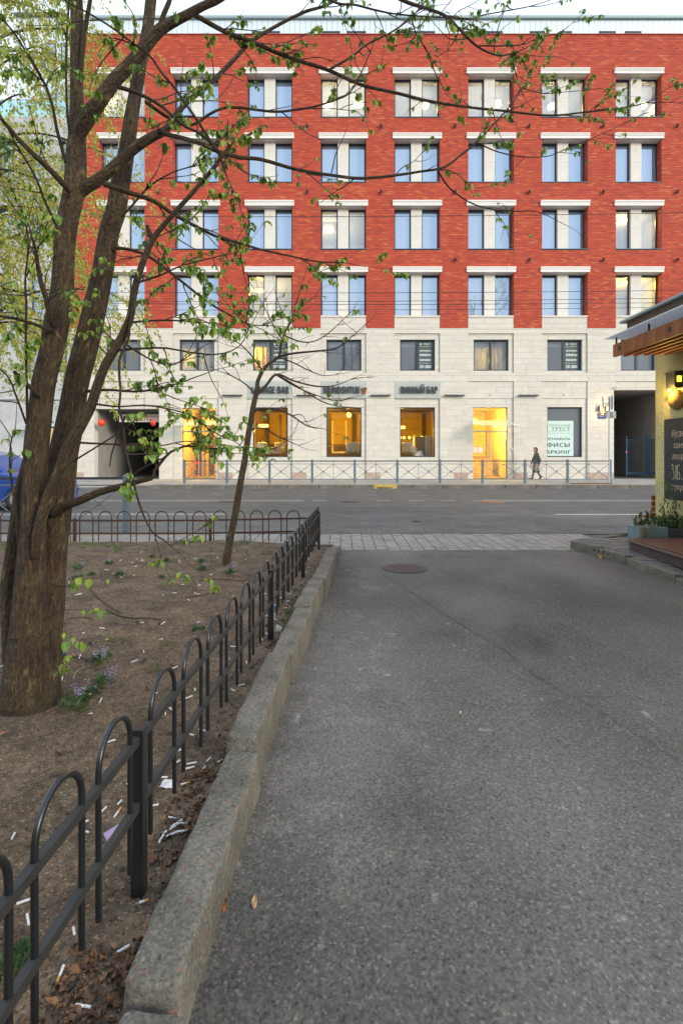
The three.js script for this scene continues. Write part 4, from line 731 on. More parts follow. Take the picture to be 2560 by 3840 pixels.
// ------------------------------------------------------------------ the pale rendered building next door
{
  const LB = FX(-700), LT = FY(442), t = thing('rendered_building', 'pale grey rendered building adjoining the brick one behind the trees', 'building', [FX(0), .16, Z0]);
  const zf = Z0 + .12, ops = []; const core = [];
  const wx = [[-480, -430], [-360, -310], [-120, -68], [-5, 47], [116, 168], [226, 258]];
  const rows = [[527, 688], [776, 936], [1026, 1190]];
  // wall with openings: full-height strips between the window columns and spandrels in them
  let p = -700; for (const [a, b] of wx) { core.push(box(FX(p), FX(a), FY(1800), LT, zf, zf - .45)); const ys = [[1800, 1190], [1026, 936], [776, 688], [527, 442]]; for (const [u, v] of ys) core.push(box(FX(a), FX(b), FY(u), FY(v), zf - .001, zf - .45)); p = b; } core.push(box(FX(p), FX(262) - .002, FY(1800), LT, zf, zf - .45));
  mesh('wall', wuv(join(core)), M.greyPlaster, t);
  mesh('ledge', rbox(LB, FX(262) - .003, FY(1500), FY(1494), zf + .12, zf, .01), M.greyPlaster, t);
  for (const [a, b] of wx) for (const [y0, y1] of rows) { const w = sub('window', t, [FX((a + b) / 2), FY(y1), zf - .3]); mesh('frame', join([box(FX(a), FX(a) + .06, FY(y1), FY(y0), zf - .26, zf - .34), box(FX(b) - .06, FX(b), FY(y1), FY(y0), zf - .26, zf - .34), box(FX(a) + .06, FX(b) - .06, FY(y0) - .08, FY(y0), zf - .26, zf - .34), box(FX(a) + .06, FX(b) - .06, FY(y1), FY(y1) + .05, zf - .26, zf - .34)]), M.frame, w); mesh('pane', new THREE.PlaneGeometry(FX(b) - FX(a) - .12, FY(y0) - FY(y1) - .13).translate(FX((a + b) / 2), (FY(y0) + FY(y1)) / 2 - .015, zf - .3), M.glassMirror, w); }
  { const w = sub('wide_window', t, [FX(190), FY(1395), zf + .01]); mesh('frame', join([box(FX(115), FX(120), FY(1395), FY(1278), zf + .05, zf - .02), box(FX(250), FX(256), FY(1395), FY(1278), zf + .05, zf - .02), box(FX(120), FX(250), FY(1284), FY(1278), zf + .05, zf - .02), box(FX(120), FX(250), FY(1395), FY(1390), zf + .05, zf - .02), box(FX(184), FX(189), FY(1390), FY(1284), zf + .05, zf - .02)]), M.frame, w); mesh('pane', box(FX(120), FX(250), FY(1390), FY(1284), zf + .02, zf + .004), phys([.30, .34, .38], { metalness: .5, roughness: .03 }), w); }
  mesh('room_back', join([box(LB, FX(262) - .01, FY(1800), LT - .1, zf - 2, zf - 2.2), box(LB, LB + .2, FY(1800), LT, zf - .45, zf - 2)]), M.roomGrey, t);
  const e = sub('entrance', t, [FX(198), GY, zf]); mesh('door', box(FX(182), FX(214), GY, FY(1602), zf + .02, zf - .02), M.frame, e); mesh('door_pane', box(FX(186), FX(210), GY + .3, FY(1606), zf + .03, zf + .021), glow([.9, .68, .3], .5), e); mesh('canopy', rbox(FX(118), FX(222), FY(1602), FY(1600), zf + 1.1, zf, .008), phys([.8, .9, .88], { transmission: .6, roughness: .1 }), e);
  mesh('terrace_floor', box(LB, FX(262) - .01, LT - .2, LT, zf - .46, zf - 12), M.greyPlaster, t);
  for (let i = 0; i < 14; i++) mesh('balustrade_pane', box(FX(262) - .03 - (i + 1) * 1.1, FX(262) - .05 - i * 1.1, LT + .03, FY(376), zf - .1, zf - .115), phys([.62, .85, .88], { metalness: .35, transmission: .8, roughness: .04 }), t);
  mesh('handrail', bar(V(LB, FY(375), zf - .107), V(FX(262) - .02, FY(375), zf - .107), .02, 8), M.steel, t);
  const uz = zf - 2.6, us = F / (D + 2.5), ux = (x) => (x - CX) / us, uy = (y) => EYE + (CY - y) / us;
  mesh('upper_wall', wuv(box(ux(62), ux(262) - .2, LT, uy(64), uz, uz - 4)), M.panelBlue, t); mesh('upper_eaves', rbox(ux(60), ux(262) - .15, uy(64), uy(56), uz + .2, uz - 4, .02), M.rail, t);
  for (const [a, b, c, d] of [[158, 212, 165, 272], [152, 215, 352, 374], [232, 256, 165, 272]]) { const w = sub('window', t, [ux((a + b) / 2), uy(d), uz]); mesh('frame', box(ux(a), ux(b), uy(d), uy(c), uz + .03, uz - .02), M.frame, w); mesh('pane', box(ux(a) + .07, ux(b) - .07, uy(d) + .06, uy(c) - .06, uz + .036, uz + .031), phys([.45, .52, .56], { metalness: .7, roughness: .03 }), w); }
}
// ------------------------------------------------------------------ railings along the street
function streetRailing(t, posts, d, y0, sag) {               // posts: X positions; two crossed fields between each pair
  const z = -d, top = y0 + 1.0, yU = y0 + .93, yL = y0 + .19;
  const pg = join([rbox(-.05, .05, 0, 1.04, -.05, .05, .008), new THREE.CylinderGeometry(.02, .075, .04, 4).rotateY(Math.PI / 4).translate(0, 1.06, 0)]);
  const ring = new THREE.TorusGeometry(.035, .011, 6, 14);
  posts.forEach((X) => mesh('post', pg, M.rail, t, V(X, y0, z)));
  for (let i = 0; i + 1 < posts.length; i++) {
    const a = posts[i] + .05, b = posts[i + 1] - .05, m = (a + b) / 2;
    mesh('top_rail', rbox(a, b, top - .02, top + .025, z - .025, z + .025, .006), M.railDark, t);
    mesh('bottom_rail', rbox(a, b, yL - .014, yL + .014, z - .014, z + .014, .003), M.rail, t);
    mesh('upper_rail', rbox(a, b, yU - .07, yU - .046, z - .012, z + .012, .003), M.rail, t);
    mesh('upright', bar(V(m, yL, z), V(m, top - .02, z), .012, 6), M.rail, t);
    for (const [p, q] of [[a, m], [m, b]]) { const c = (p + q) / 2, yc = (yL + yU - .06) / 2, w = .012; mesh('diagonal', bar(V(p, yU - .06, z), V(q, yL, z), w, 6), M.rail, t); mesh('diagonal', bar(V(p, yL, z + .004), V(q, yU - .06, z + .004), w, 6), M.rail, t); mesh('ring', ring, M.rail, t, V(c, yc, z)); }
  }
}
{
  const d = 23.9, X = (x) => (x - CX) * d / F, posts = []; for (let x = 2286; x > 690; x -= 159.4) posts.push(X(x));
  const t = thing('pavement_railing', 'long grey blue steel railing with crossed bars on the far pavement', 'railing', [X(1500), .16, -d]); streetRailing(t, posts.reverse(), d, .155);
  const d2 = 10.05, t2 = thing('pavement_railing', 'short stretch of crossed bar railing ending behind the arched lawn fence', 'railing', [px2x(474, d2), .03, -d2]);
  const e = px2x(474, d2); streetRailing(t2, [e - 5.7, e - 3.8, e - 1.9, e], d2, .03);
}
// ------------------------------------------------------------------ low arched lawn fences
function archedFence(t, posts, hs, base, n, rust) {         // posts: [X, d]; hs: heights of upper rail, lower rail, arch top, stake bottom
  const [hu, hl, ha, hb] = hs, at = ([X, d], h) => V(X, h, -d);
  const lerp = (p, q, s) => [p[0] + (q[0] - p[0]) * s, p[1] + (q[1] - p[1]) * s];
  posts.forEach((p, i) => mesh('post', rbox(-.021, .021, base - .05, hu + .035, -.021, .021, .004), rust > .5 || i === posts.length - 1 ? M.ironRust : M.iron, t, at(p, 0)));
  for (let i = 0; i + 1 < posts.length; i++) {
    const p = posts[i], q = posts[i + 1], L = Math.hypot(q[0] - p[0], q[1] - p[1]), ry = i === posts.length - 2 ? rust : rust * .8;
    const rm = rust > .5 || (i >= posts.length - 2 && rust > 0) ? M.ironRust : M.ironDusty;
    mesh('rail', wuv(sqbar(at(lerp(p, q, .01), hu), at(lerp(p, q, .99), hu), .022, .026)), rm, t); mesh('rail', wuv(sqbar(at(lerp(p, q, .01), hl), at(lerp(p, q, .99), hl), .022, .026)), rm, t);
    const unit = 1 / (n + .2), aw = .205 / .296 * unit;
    for (let k = 0; k < n; k++) {
      const s0 = unit * (k + .12 + .155), A = lerp(p, q, s0), B = lerp(p, q, s0 + aw), R = L * aw / 2, C = lerp(p, q, s0 + aw / 2), pts = [at(A, hb + rr(-.02, .02)), at(A, (hb + ha - R) / 2), at(A, ha - R)];
      for (let j = 1; j < 12; j++) { const a = Math.PI - j / 12 * Math.PI, c = Math.cos(a), s = Math.sin(a); const w = lerp(A, B, (c + 1) / 2); pts.push(at(w, ha - R + R * s)); }
      pts.push(at(B, ha - R), at(B, (hb + ha - R) / 2), at(B, hb + rr(-.02, .02)));
      mesh('arch', tube(pts, pts.map(() => .0088), 8, .022), rust > .5 && rnd() < .75 ? M.ironRust : M.iron, t);
    }
  }
}
{
  reseed(5);
  const fx = (d) => -.656 + .0493 * (d - 1.74), zs = [-.3, 1.74, 4.1, 6.15, 8.1];
  const t = thing('arched_fence', 'low black steel fence of hoops along the driveway kerb', 'fence', [fx(4), .08, -4]);
  archedFence(t, zs.map((d) => [fx(d), d]), [.578, .365, .712, .205], .07, 7, .3);
  const t2 = thing('arched_fence', 'low rusty brown fence of hoops between the lawn and the street pavement', 'fence', [-3, .06, -8.6]);
  const X = (x) => px2x(x, 8.62); archedFence(t2, [X(-735), X(-227), X(281), X(789), X(1297) - .62].map((x) => [x, 8.62]).slice(0, 4), [.42, .212, .567, .075], 0, 7, .9);
  // the last shorter panel that ends at the corner
  const a = X(789), b = X(1150); for (const h of [.425, .217]) mesh('rail', wuv(sqbar(V(a, h, -8.62), V(b, h + .03, -8.62), .022, .026)), M.ironRust, t2);
  for (let k = 0; k < 5; k++) { const x0 = a + .055 + k * .294, R = .1, pts = [V(x0, .08, -8.62), V(x0, .3, -8.62), V(x0, .48, -8.62)]; for (let j = 1; j < 12; j++) { const c = Math.PI - j / 12 * Math.PI; pts.push(V(x0 + R + R * Math.cos(c), .48 + R * Math.sin(c), -8.62)); } pts.push(V(x0 + 2 * R, .48, -8.62), V(x0 + 2 * R, .3, -8.62), V(x0 + 2 * R, .08, -8.62)); mesh('arch', tube(pts, pts.map(() => .0088), 8, .022), M.ironRust, t2); }
}
// ------------------------------------------------------------------ traffic sign post at the end of the railing
{
  const d = 23.7, X = (x) => (x - CX) * d / F, Y = (y) => EYE + (CY - y) * d / F, z = -d, grey = std([.30, .33, .34], { roughness: .5, metalness: .3 }), pale = std([.36, .50, .60], { roughness: .45, metalness: .2 });
  const t = thing('traffic_sign_post', 'pale blue steel post with two traffic signs seen from behind', 'sign post', [X(2282), .16, z]);
  mesh('pole', bar(V(X(2282), .15, z), V(X(2282), Y(1488), z), .032, 12), pale, t);
  const disc = mesh('round_sign', new THREE.CylinderGeometry(.34, .34, .015, 28).rotateX(Math.PI / 2).rotateY(.95), grey, t, V(X(2289), Y(1511), z + .06)); mesh('stiffener', rbox(-.02, .02, -.27, .27, .01, .04, .006).rotateY(.95), M.rail, disc, V(X(2289), Y(1511), z + .06));
  const rc = mesh('rectangular_sign', rbox(-.3, .3, -.30, .30, -.01, .01, .009).rotateY(1.15), grey, t, V(X(2257), Y(1513), z + .02)); mesh('stiffener', rbox(-.03, .03, -.22, .22, .012, .04, .006).rotateY(1.15), M.rail, rc, V(X(2257), Y(1513), z + .02));
  mesh('cross_arm', bar(V(X(2257), Y(1514), z + .01), V(X(2282), Y(1511), z + .01), .018, 8), pale, t);
  mesh('sub_plate', rbox(-.215, .215, -.16, .16, -.008, .008, .006), grey, t, V(X(2287), Y(1556), z + .05)); mesh('sub_plate_stiffener', rbox(-.045, .045, -.12, .12, .01, .02, .004), M.rail, t, V(X(2289), Y(1556), z + .055)); mesh('orange_reflector', new THREE.CylinderGeometry(.045, .045, .012, 16).rotateX(Math.PI / 2), std([.75, .28, .02], { roughness: .3 }), t, V(X(2296.5), Y(1561), z + .065));
  for (const y of [.4, .75]) mesh('clamp', rbox(-.05, .12, -.012, .012, -.045, .045, .004), M.steel, t, V(X(2282), y, z));
  const b = single('timber_plank', wuv(box(-.9, .9, 0, .035, -.07, .07)).rotateY(.06), std([.34, .17, .06], { map: rep(T_wood, 2, 1) }), V(X(2205), .165, -23.45), 'orange brown timber plank lying at the foot of the railing', 'plank');
}
// ------------------------------------------------------------------ overhead wires above the street
[[1093, 0, 14.5], [1125, 4, 15], [1137, -3, 15.4], [1158, 2, 16], [806, 5, 13.2]].forEach(([y, s, d], i) => {
  const a = P(-500, y + s, d), b = P(3100, y - s - 6, d), pts = []; for (let k = 0; k <= 16; k++) { const q = a.clone().lerp(b, k / 16); q.y -= .12 * (1 - (k / 8 - 1) ** 2) - .06; pts.push(q); }
  single('overhead_wire', tube(pts, pts.map(() => .0075), 5, .8), M.dark, undefined, ['thin overhead wire crossing the facade, topmost of the bunch at the lowest brick windows', 'second thin overhead wire of the bunch crossing the lowest brick windows', 'third thin overhead wire of the bunch crossing the lowest brick windows', 'lowest thin overhead wire of the bunch crossing the lowest brick windows', 'lone thin overhead wire crossing under the third brick storey lintels'][i], 'wire', 'overhead wires');
});
// ------------------------------------------------------------------ blue car on the road
{
  const cx = -9.6, cz = -14.6, t = thing('blue_car', 'blue hatchback car on the road behind the big tree trunks', 'car', [cx, .004, cz]), paint = phys([.012, .06, .30], { roughness: .35, clearcoat: 1, clearcoatRoughness: .06, metalness: .2 });
  const prof = (pts, w, b) => { const s = new THREE.Shape(); pts.forEach(([x, y], i) => i ? s.lineTo(x, y) : s.moveTo(x, y)); return new THREE.ExtrudeGeometry(s, { depth: w - 2 * b, bevelEnabled: true, bevelSize: b, bevelThickness: b, bevelSegments: 3 }).translate(0, 0, -(w - 2 * b) / 2); };
  const arch = (x) => { const o = []; for (let i = 0; i <= 10; i++) { const a = Math.PI - i / 10 * Math.PI; o.push([x - .36 * Math.cos(a) * -1, .30 + .36 * Math.sin(a)]); } return o; };
  const lower = [[-2.0, .32], [-2.02, .55], [-1.98, .86], [-1.6, .96], [.7, .97], [1.5, .86], [1.93, .72], [2.0, .5], [1.96, .28], ...arch(1.27).reverse().map(([x, y]) => [x, y]), ...arch(-1.25).reverse()];
  const at = V(cx, 0, cz);
  mesh('body', prof(lower.map(([x, y]) => [x, y]), 1.72, .06), paint, t, at);
  mesh('cabin', prof([[-1.9, .9], [-1.75, 1.32], [-1.4, 1.46], [-.1, 1.48], [.35, 1.38], [1.0, .92]], 1.5, .08), paint, t, at);
  const gl = phys([.02, .024, .028], { roughness: .05, clearcoat: 1 });
  for (const s of [-1, 1]) { for (const [n, q] of [['side_window', [[-.05, .97], [-.05, 1.36], [.25, 1.33], [.82, .97]]], ['side_window', [[-1.05, .97], [-1.05, 1.37], [-.12, 1.37], [-.12, .97]]], ['side_window', [[-1.68, 1.0], [-1.5, 1.34], [-1.12, 1.37], [-1.12, .98]]]]) { const sh = new THREE.Shape(); q.forEach(([x, y], i) => i ? sh.lineTo(x, y) : sh.moveTo(x, y)); mesh(n, new THREE.ExtrudeGeometry(sh, { depth: .012, bevelEnabled: false }).translate(0, 0, s > 0 ? .745 : -.757), gl, t, at); }
    for (const x of [1.27, -1.25]) { const w = mesh('wheel', new THREE.TorusGeometry(.235, .085, 10, 26), M.dark, t, V(cx + x, .315, cz + s * .78)); mesh('rim', new THREE.CylinderGeometry(.2, .2, .1, 18).rotateX(Math.PI / 2), M.steel, w, V(cx + x, .315, cz + s * .79)); }
    mesh('headlight', rbox(1.72, 1.96, .6, .74, s * .62 - .14, s * .62 + .14, .03, 3), phys([.8, .8, .78], { roughness: .1 }), t, at); mesh('tail_light', rbox(-2.04, -1.95, .66, .86, s * .66 - .1, s * .66 + .1, .02), std([.4, .01, .01], { roughness: .2 }), t, at);
    mesh('door_handle', rbox(-.02, .14, .84, .87, s * .865 - .015, s * .865 + .015, .008), M.dark, t, at); mesh('door_seam', box(-.09, -.082, .36, .96, s * .855, s * .8615), M.dark, t, at); mesh('mirror', rbox(.62, .74, .98, 1.1, s * .9 - .06, s * .9 + .06, .03, 3), paint, t, at); }
  mesh('windscreen', new THREE.PlaneGeometry(1.24, .62).rotateY(Math.PI / 2).rotateZ(-.0).rotateX(0).rotateZ(.93).translate(.70, 1.16, 0), gl, t, at); mesh('bumper', rbox(1.86, 2.03, .25, .46, -.8, .8, .05, 3), paint, t, at);
}
// ------------------------------------------------------------------ person walking along the far pavement
function fieldMesh(caps, lo, size, res, k = .03) {           // smooth union of tapered capsules -> one continuous surface
  const mc = new MarchingCubes(res, std([1, 1, 1]), false, false, 400000), n = res, half = size / 2; mc.isolation = 0;
  const c = V(lo[0] + half, lo[1] + half, lo[2] + half);
  for (let z = 0; z < n; z++) for (let y = 0; y < n; y++) for (let x = 0; x < n; x++) {
    const p = V((x - n / 2) / (n / 2) * half + c.x, (y - n / 2) / (n / 2) * half + c.y, (z - n / 2) / (n / 2) * half + c.z); let d = 1e3;
    for (const [a, b, ra, rb, sx] of caps) { const pa = p.clone().sub(a), ba = b.clone().sub(a), h = clamp(pa.dot(ba) / Math.max(1e-9, ba.dot(ba)), 0, 1); const q = pa.sub(ba.multiplyScalar(h)); if (sx) { q.x *= sx[0]; q.z *= sx[1]; } const e = q.length() - (ra + (rb - ra) * h); const t = clamp(.5 + .5 * (d - e) / k, 0, 1); d = d + (e - d) * t - k * t * (1 - t); }
    mc.field[x + y * n + z * n * n] = -d;
  }
  mc.update(); const cnt = mc.count, pos = mc.positionArray.slice(0, cnt * 3), nor = mc.normalArray.slice(0, cnt * 3);
  for (let i = 0; i < cnt; i++) { pos[3 * i] = pos[3 * i] * half + c.x; pos[3 * i + 1] = pos[3 * i + 1] * half + c.y; pos[3 * i + 2] = pos[3 * i + 2] * half + c.z; }
  const g = new THREE.BufferGeometry(); g.setAttribute('position', new THREE.BufferAttribute(pos, 3)); g.setAttribute('normal', new THREE.BufferAttribute(nor, 3)); return g;
}
{
  const d = 27.2, x0 = (2010 - CX) * d / F, t = thing('person', 'person in a grey coat walking past the stone wall with a pale bag', 'person', [x0, .158, -d]);
  // walking towards -x; y up, metres, feet at 0
  const J = { head: V(-.05, 1.53, 0), neck: V(-.02, 1.38, 0), chest: V(-.01, 1.18, 0), hip: V(0, .86, 0), lk: V(-.16, .48, .08), la: V(-.24, .09, .09), rk: V(.06, .46, -.08), ra: V(.26, .12, -.09) };
  const sh = (s) => V(0, 1.30, s * .17), el = (s) => V(s * .10, 1.03, s * .22), wr = (s) => V(-.06 + s * .14, .80, s * .21);
  const hand = (s) => { const w = wr(s), o = []; const pm = w.clone().add(V(-.02, -.08, 0)); o.push([w, pm, .026, .03, null]); for (let f = 0; f < 4; f++) { const b = pm.clone().add(V(-.028 + f * .018, -.02, 0)), m = b.clone().add(V(-.006, -.035 - (f === 1 || f === 2 ? .008 : 0), -s * .006)), e = m.clone().add(V(.002, -.028, -s * .014)); o.push([b, m, .0095, .009, null], [m, e, .009, .008, null]); } o.push([w.clone().add(V(-.03, -.045, 0)), w.clone().add(V(-.06, -.085, -s * .01)), .011, .009, null]); return o; };
  const caps = [[J.head.clone().add(V(0, .03, 0)), J.head.clone().add(V(-.012, -.06, 0)), .098, .078], [J.neck, J.head, .055, .055], [J.neck, J.chest, .07, .15, [1.15, .85]], [J.chest, J.hip, .15, .16, [1.2, .9]], [J.hip, V(0, .56, 0), .165, .205, [.95, 1.05]],
    [V(-.02, .8, .07), J.lk, .085, .058], [J.lk, J.la, .058, .04], [J.la, V(-.40, .045, .09), .042, .034], [V(.02, .8, -.07), J.rk, .085, .058], [J.rk, J.ra, .058, .04], [J.ra, V(.17, .04, -.09), .042, .034],
    [V(-.135, 1.515, 0), V(-.155, 1.50, 0), .014, .012], [J.head.clone().add(V(.03, .02, 0)), J.head.clone().add(V(.06, -.06, 0)), .085, .06],
    ...[-1, 1].flatMap((s) => [[V(0, 1.32, 0), sh(s), .07, .066], [sh(s), el(s), .058, .048], [el(s), wr(s), .047, .034]])];
  const g = mergeGeometries([fieldMesh(caps, [-.85, -.06, -.85], 1.76, 96, .035), ...[-1, 1].map((s) => { const w = wr(s); return fieldMesh(hand(s), [w.x - .16, w.y - .22, w.z - .13], .28, 56, .006); })]);
  const p = g.attributes.position, col = new Float32Array(p.count * 3);
  for (let i = 0; i < p.count; i++) { const x = p.getX(i), y = p.getY(i), z = p.getZ(i); let c = [.10, .095, .09]; if (y > 1.40) c = (x > -.055 || y > 1.58) ? [.055, .035, .022] : [.46, .27, .19]; else if (y < .81 && Math.abs(z) > .16) c = [.46, .27, .19]; else if (y < .13) c = [.06, .025, .015]; else if (y < .52) c = [.05, .05, .055]; else if (y < .80) c = [.16, .15, .145]; c.forEach((v, k) => { col[3 * i + k] = v; }); }
  g.setAttribute('color', new THREE.BufferAttribute(col, 3));
  const body = mesh('body', g, new THREE.MeshStandardMaterial({ vertexColors: true, roughness: .85 }), t, V(x0, .158, -d));
  const bag = thing('shoulder_bag', 'pale bag carried at the hip of the walking person', 'bag', [x0 + .16, .55, -d + .24]); mesh('pouch', rbox(-.14, .14, 0, .26, -.05, .05, .04, 3), std([.55, .54, .52]), bag, V(x0 + .16, .60, -d + .24)); mesh('strap', tube([V(.1, .25, 0), V(.0, .5, -.06), V(-.14, .78, -.16), V(-.18, .79, -.24)], [.01, .01, .01, .01], 6, .05), std([.3, .29, .28]), bag, V(x0 + .16, .60, -d + .24));
}
// ------------------------------------------------------------------ the yellow kiosk with its pergola
{
  const WX = 5.1, ZE = -8.72, k = thing('yellow_kiosk', 'small yellow plastered kiosk with metal roof and wooden slat canopy', 'kiosk', [WX, .12, -6]);
  mesh('wall', wuv(join([box(WX, WX + .25, .0, 3.64, -1.2, ZE), box(WX + .25, WX + 4, 0, 3.64, ZE + .25, ZE)])), M.yellowPlaster, k);
  const rf = mesh('roof', join([rbox(4.63, WX + 4.2, 3.66, 3.70, -1.0, -8.95, .008)]), std([.28, .38, .40], { roughness: .4, metalness: .4 }), k);
  for (let i = 0; i < 5; i++) mesh('roof_seam', box(4.64, WX + 4.1, 3.70, 3.725, -2 - i * 1.55, -2.02 - i * 1.55), std([.28, .38, .40], { roughness: .4, metalness: .4 }), rf);
  mesh('fascia', wuv(join([rbox(4.70, 4.74, 3.50, 3.655, -1.05, -8.84, .004), rbox(4.74, WX + 4, 3.50, 3.655, -8.80, -8.84, .004)])), M.woodOld, k);
  mesh('roof_soffit', wuv(box(4.741, WX, 3.60, 3.64, -1.1, -8.79)), M.woodOld, k);
  for (let i = 0; i < 6; i++) { const x = 4.185 + i * .158, w = .055, y0 = 2.985 + i * .006; const b = mesh('canopy_beam', wuv(rbox(x, x + w, y0, y0 + .19, -1.5, -8.28, .006)), M.wood, k); if (!i) for (const d of [8.08, 6.85, 5.6]) mesh('bolt_plate', rbox(x - .006, x, y0 + .07, y0 + .13, -d - .03, -d + .03, .002), M.dark, b); }
  for (const d of [8.22, 7.35, 6.3, 5.3]) mesh('glass_standoff', bar(V(4.21, 3.17, -d), V(4.21, 3.275, -d), .014, 8), M.dark, k);
  mesh('canopy_glass', box(4.10, WX, 3.275, 3.29, -1.5, -8.36), phys([.86, .90, .93], { transmission: .6, roughness: .7 }), k);
  // wall lamp, clay ornament, chalkboard
  const L = thing('wall_lantern', 'black box lantern with a glowing yellow window on the kiosk wall', 'wall lamp', [WX - .06, 2.6, -8.12]);
  mesh('case', join([rbox(WX - .125, WX, 2.50, 2.72, -8.01, -8.24, .008), rbox(WX - .14, WX, 2.715, 2.735, -7.99, -8.26, .004)]), M.dark, L); mesh('window', rbox(WX - .10, WX - .03, 2.57, 2.66, -8.005, -8.0, .002), glow([.9, .85, .05], 1.3), L); mesh('shield', join([sqbar(V(WX - .13, 2.485, -8.1), V(WX - .01, 2.485, -8.1), .26, .012)]), M.dark, L);
  const bulb = new THREE.PointLight(lin(1, .62, .12), 1.3); bulb.position.set(-.10, -.16, .0); bulb.castShadow = true; bulb.shadow.radius = 3; L.add(bulb);
  mesh('bulb', new THREE.SphereGeometry(.02, 10, 8), glow([1, .62, .12], 6), L, V(WX - .155, 2.455, -8.10));
  const o = thing('clay_ornament', 'round ochre clay ornament with a pointed beak below the lantern', 'ornament', [WX, 2.3, -8.15]);
  const og = new THREE.SphereGeometry(.15, 28, 20), op = og.attributes.position; for (let i = 0; i < op.count; i++) { const f = 1 + (fbm(op.getX(i) * 16 + 3, op.getY(i) * 16 + op.getZ(i) * 9, 3) - .5) * .12; op.setXYZ(i, op.getX(i) * .62 * f, op.getY(i) * f, op.getZ(i) * f); } og.computeVertexNormals();
  mesh('body', og, std([.42, .25, .08], { map: rep(T_plaster, 2), roughness: .9 }), o, V(WX - .03, 2.31, -8.12)); mesh('beak', new THREE.ConeGeometry(.05, .17, 12).scale(.6, 1, 1).rotateX(-2.0).translate(0, -.01, -.1), std([.52, .25, .05], { roughness: .9 }), o, V(WX - .06, 2.40, -8.2));
  const ct = canvasTex(512, 512, (g, w, h) => {
    g.fillStyle = '#34383d'; g.fillRect(0, 0, w, h); g.strokeStyle = '#b9a993'; g.lineCap = 'round'; g.lineJoin = 'round';
    const pen = (lw, pts) => { g.lineWidth = lw; g.beginPath(); pts.forEach(([x, y], i) => i ? g.lineTo(x, y) : g.moveTo(x, y)); g.stroke(); };
    const word = (t, x, y, s, f) => { g.fillStyle = '#b9a993'; g.save(); g.translate(x, y); g.transform(1, 0, -.18, 1, 0, 0); g.font = s + 'px ' + f; g.fillText(t, 0, 0); g.restore(); };
    word('будет', 70, 112, 56, 'serif'); word('цветы', 92, 184, 50, 'serif'); word('подарки', 78, 256, 54, 'serif');
    g.lineWidth = 5; pen(5, [[72, 300], [86, 292], [92, 306], [84, 318], [96, 330], [100, 380], [84, 386]]); pen(5, [[118, 296], [110, 340], [116, 384], [128, 340], [122, 296]]); pen(5, [[150, 294], [134, 296], [132, 384], [152, 380], [154, 346], [134, 340]]); pen(5, [[172, 384], [166, 376]]); pen(5, [[196, 296], [190, 384], [206, 384]]); pen(5, [[196, 296], [214, 296], [216, 384]]); pen(5, [[240, 296], [238, 384]]);
    word('открыто', 66, 450, 50, 'serif');
  });
  const cbd = thing('chalkboard', 'black chalkboard with pale handwriting on the yellow kiosk wall', 'chalkboard', [WX - .02, .8, -7.9]);
  const cb = new THREE.PlaneGeometry(1.3, 1.225).rotateY(-Math.PI / 2).translate(WX - .021, 1.413, -7.8); mesh('writing_surface', cb, std([1, 1, 1], { map: ct, roughness: .9 }), cbd); mesh('board', rbox(WX - .02, WX - .001, .79, 2.035, -7.14, -8.455, .004), M.dark, cbd);
  // terrace step, planters, bench
  const st = struct('terrace_step', wuv(join([box(4.135, 7.5, .1, .235, -1.5, -7.70)])), M.tileEdge);
  mesh('bullnose', (() => { const pts = []; const c = [[4.105, -1.5], [4.105, -7.62], [4.14, -7.73], [4.25, -7.755], [7.5, -7.755]]; return tube(c.map(([x, z]) => V(x, .252, z)), c.map(() => .023), 10, .08); })(), M.tileEdge, st);
  for (let i = 0; i < 8; i++) for (let j = 0; j < 19; j++) mesh('floor_tile', wuv(box(4.125 + i * .302, 4.125 + i * .302 + .298, .236, .272, -7.74 + j * .302, -7.74 + j * .302 + .298)), M.tileRed, st);
  const fol = (parent, cx, cy, cz, n, sp, hh, mat, ln = .05) => { const gs = []; for (let i = 0; i < n; i++) { const a = rnd() * 6.28, r = sp * Math.sqrt(rnd()), x = cx + r * Math.cos(a), z = cz + r * Math.sin(a) * .5, y = cy + hh * rnd() * (1 - r / sp * .5); const g = new THREE.PlaneGeometry(ln * .3, ln, 1, 2), p = g.attributes.position; for (let q = 0; q < p.count; q++) { const t = p.getY(q) / ln + .5; p.setX(q, p.getX(q) * (1 - Math.abs(t - .45) * 1.4)); p.setZ(q, -t * t * ln * .25); } gs.push(g.rotateX(rr(-1.2, .8)).rotateY(rnd() * 6.28).translate(x, y, z)); } const m = mergeGeometries(gs); m.computeVertexNormals(); const k2 = mesh('foliage', m, mat, parent); k2.userData.kind = 'stuff'; return k2; };
  reseed(31);
  const p1 = thing('planter_box', 'dented pale blue metal planter with grey dry stalks beside the terrace', 'planter', [4.56, .12, -8]);
  mesh('box', rbox(4.36, 4.77, .12, .42, -7.83, -8.18, .012), phys([.26, .40, .46], { roughness: .3, metalness: .5, map: rep(T_fine, 1) }), p1); mesh('earth', box(4.38, 4.75, .38, .405, -7.85, -8.16), M.soil, p1); fol(p1, 4.56, .42, -8, 260, .22, .24, greenMat2, .07);
  { const gs = []; for (let i = 0; i < 60; i++) { const x = rr(4.36, 4.5), z = -7.82 - rr(0, .06); gs.push(tube([V(x, .43, z - .05), V(x - rr(0, .04), .44, z + .03), V(x - rr(0, .06), .34, z + .05), V(x - rr(-.03, .07), rr(.14, .26), z + .04)], [.002, .002, .002, .001], 4, .1)); } mesh('dry_stalks', join(gs), std([.30, .26, .19]), p1).userData.kind = 'stuff'; }
  const p2 = thing('planter_box', 'dark planter with green shrubs against the yellow kiosk wall', 'planter', [4.92, .12, -8]);
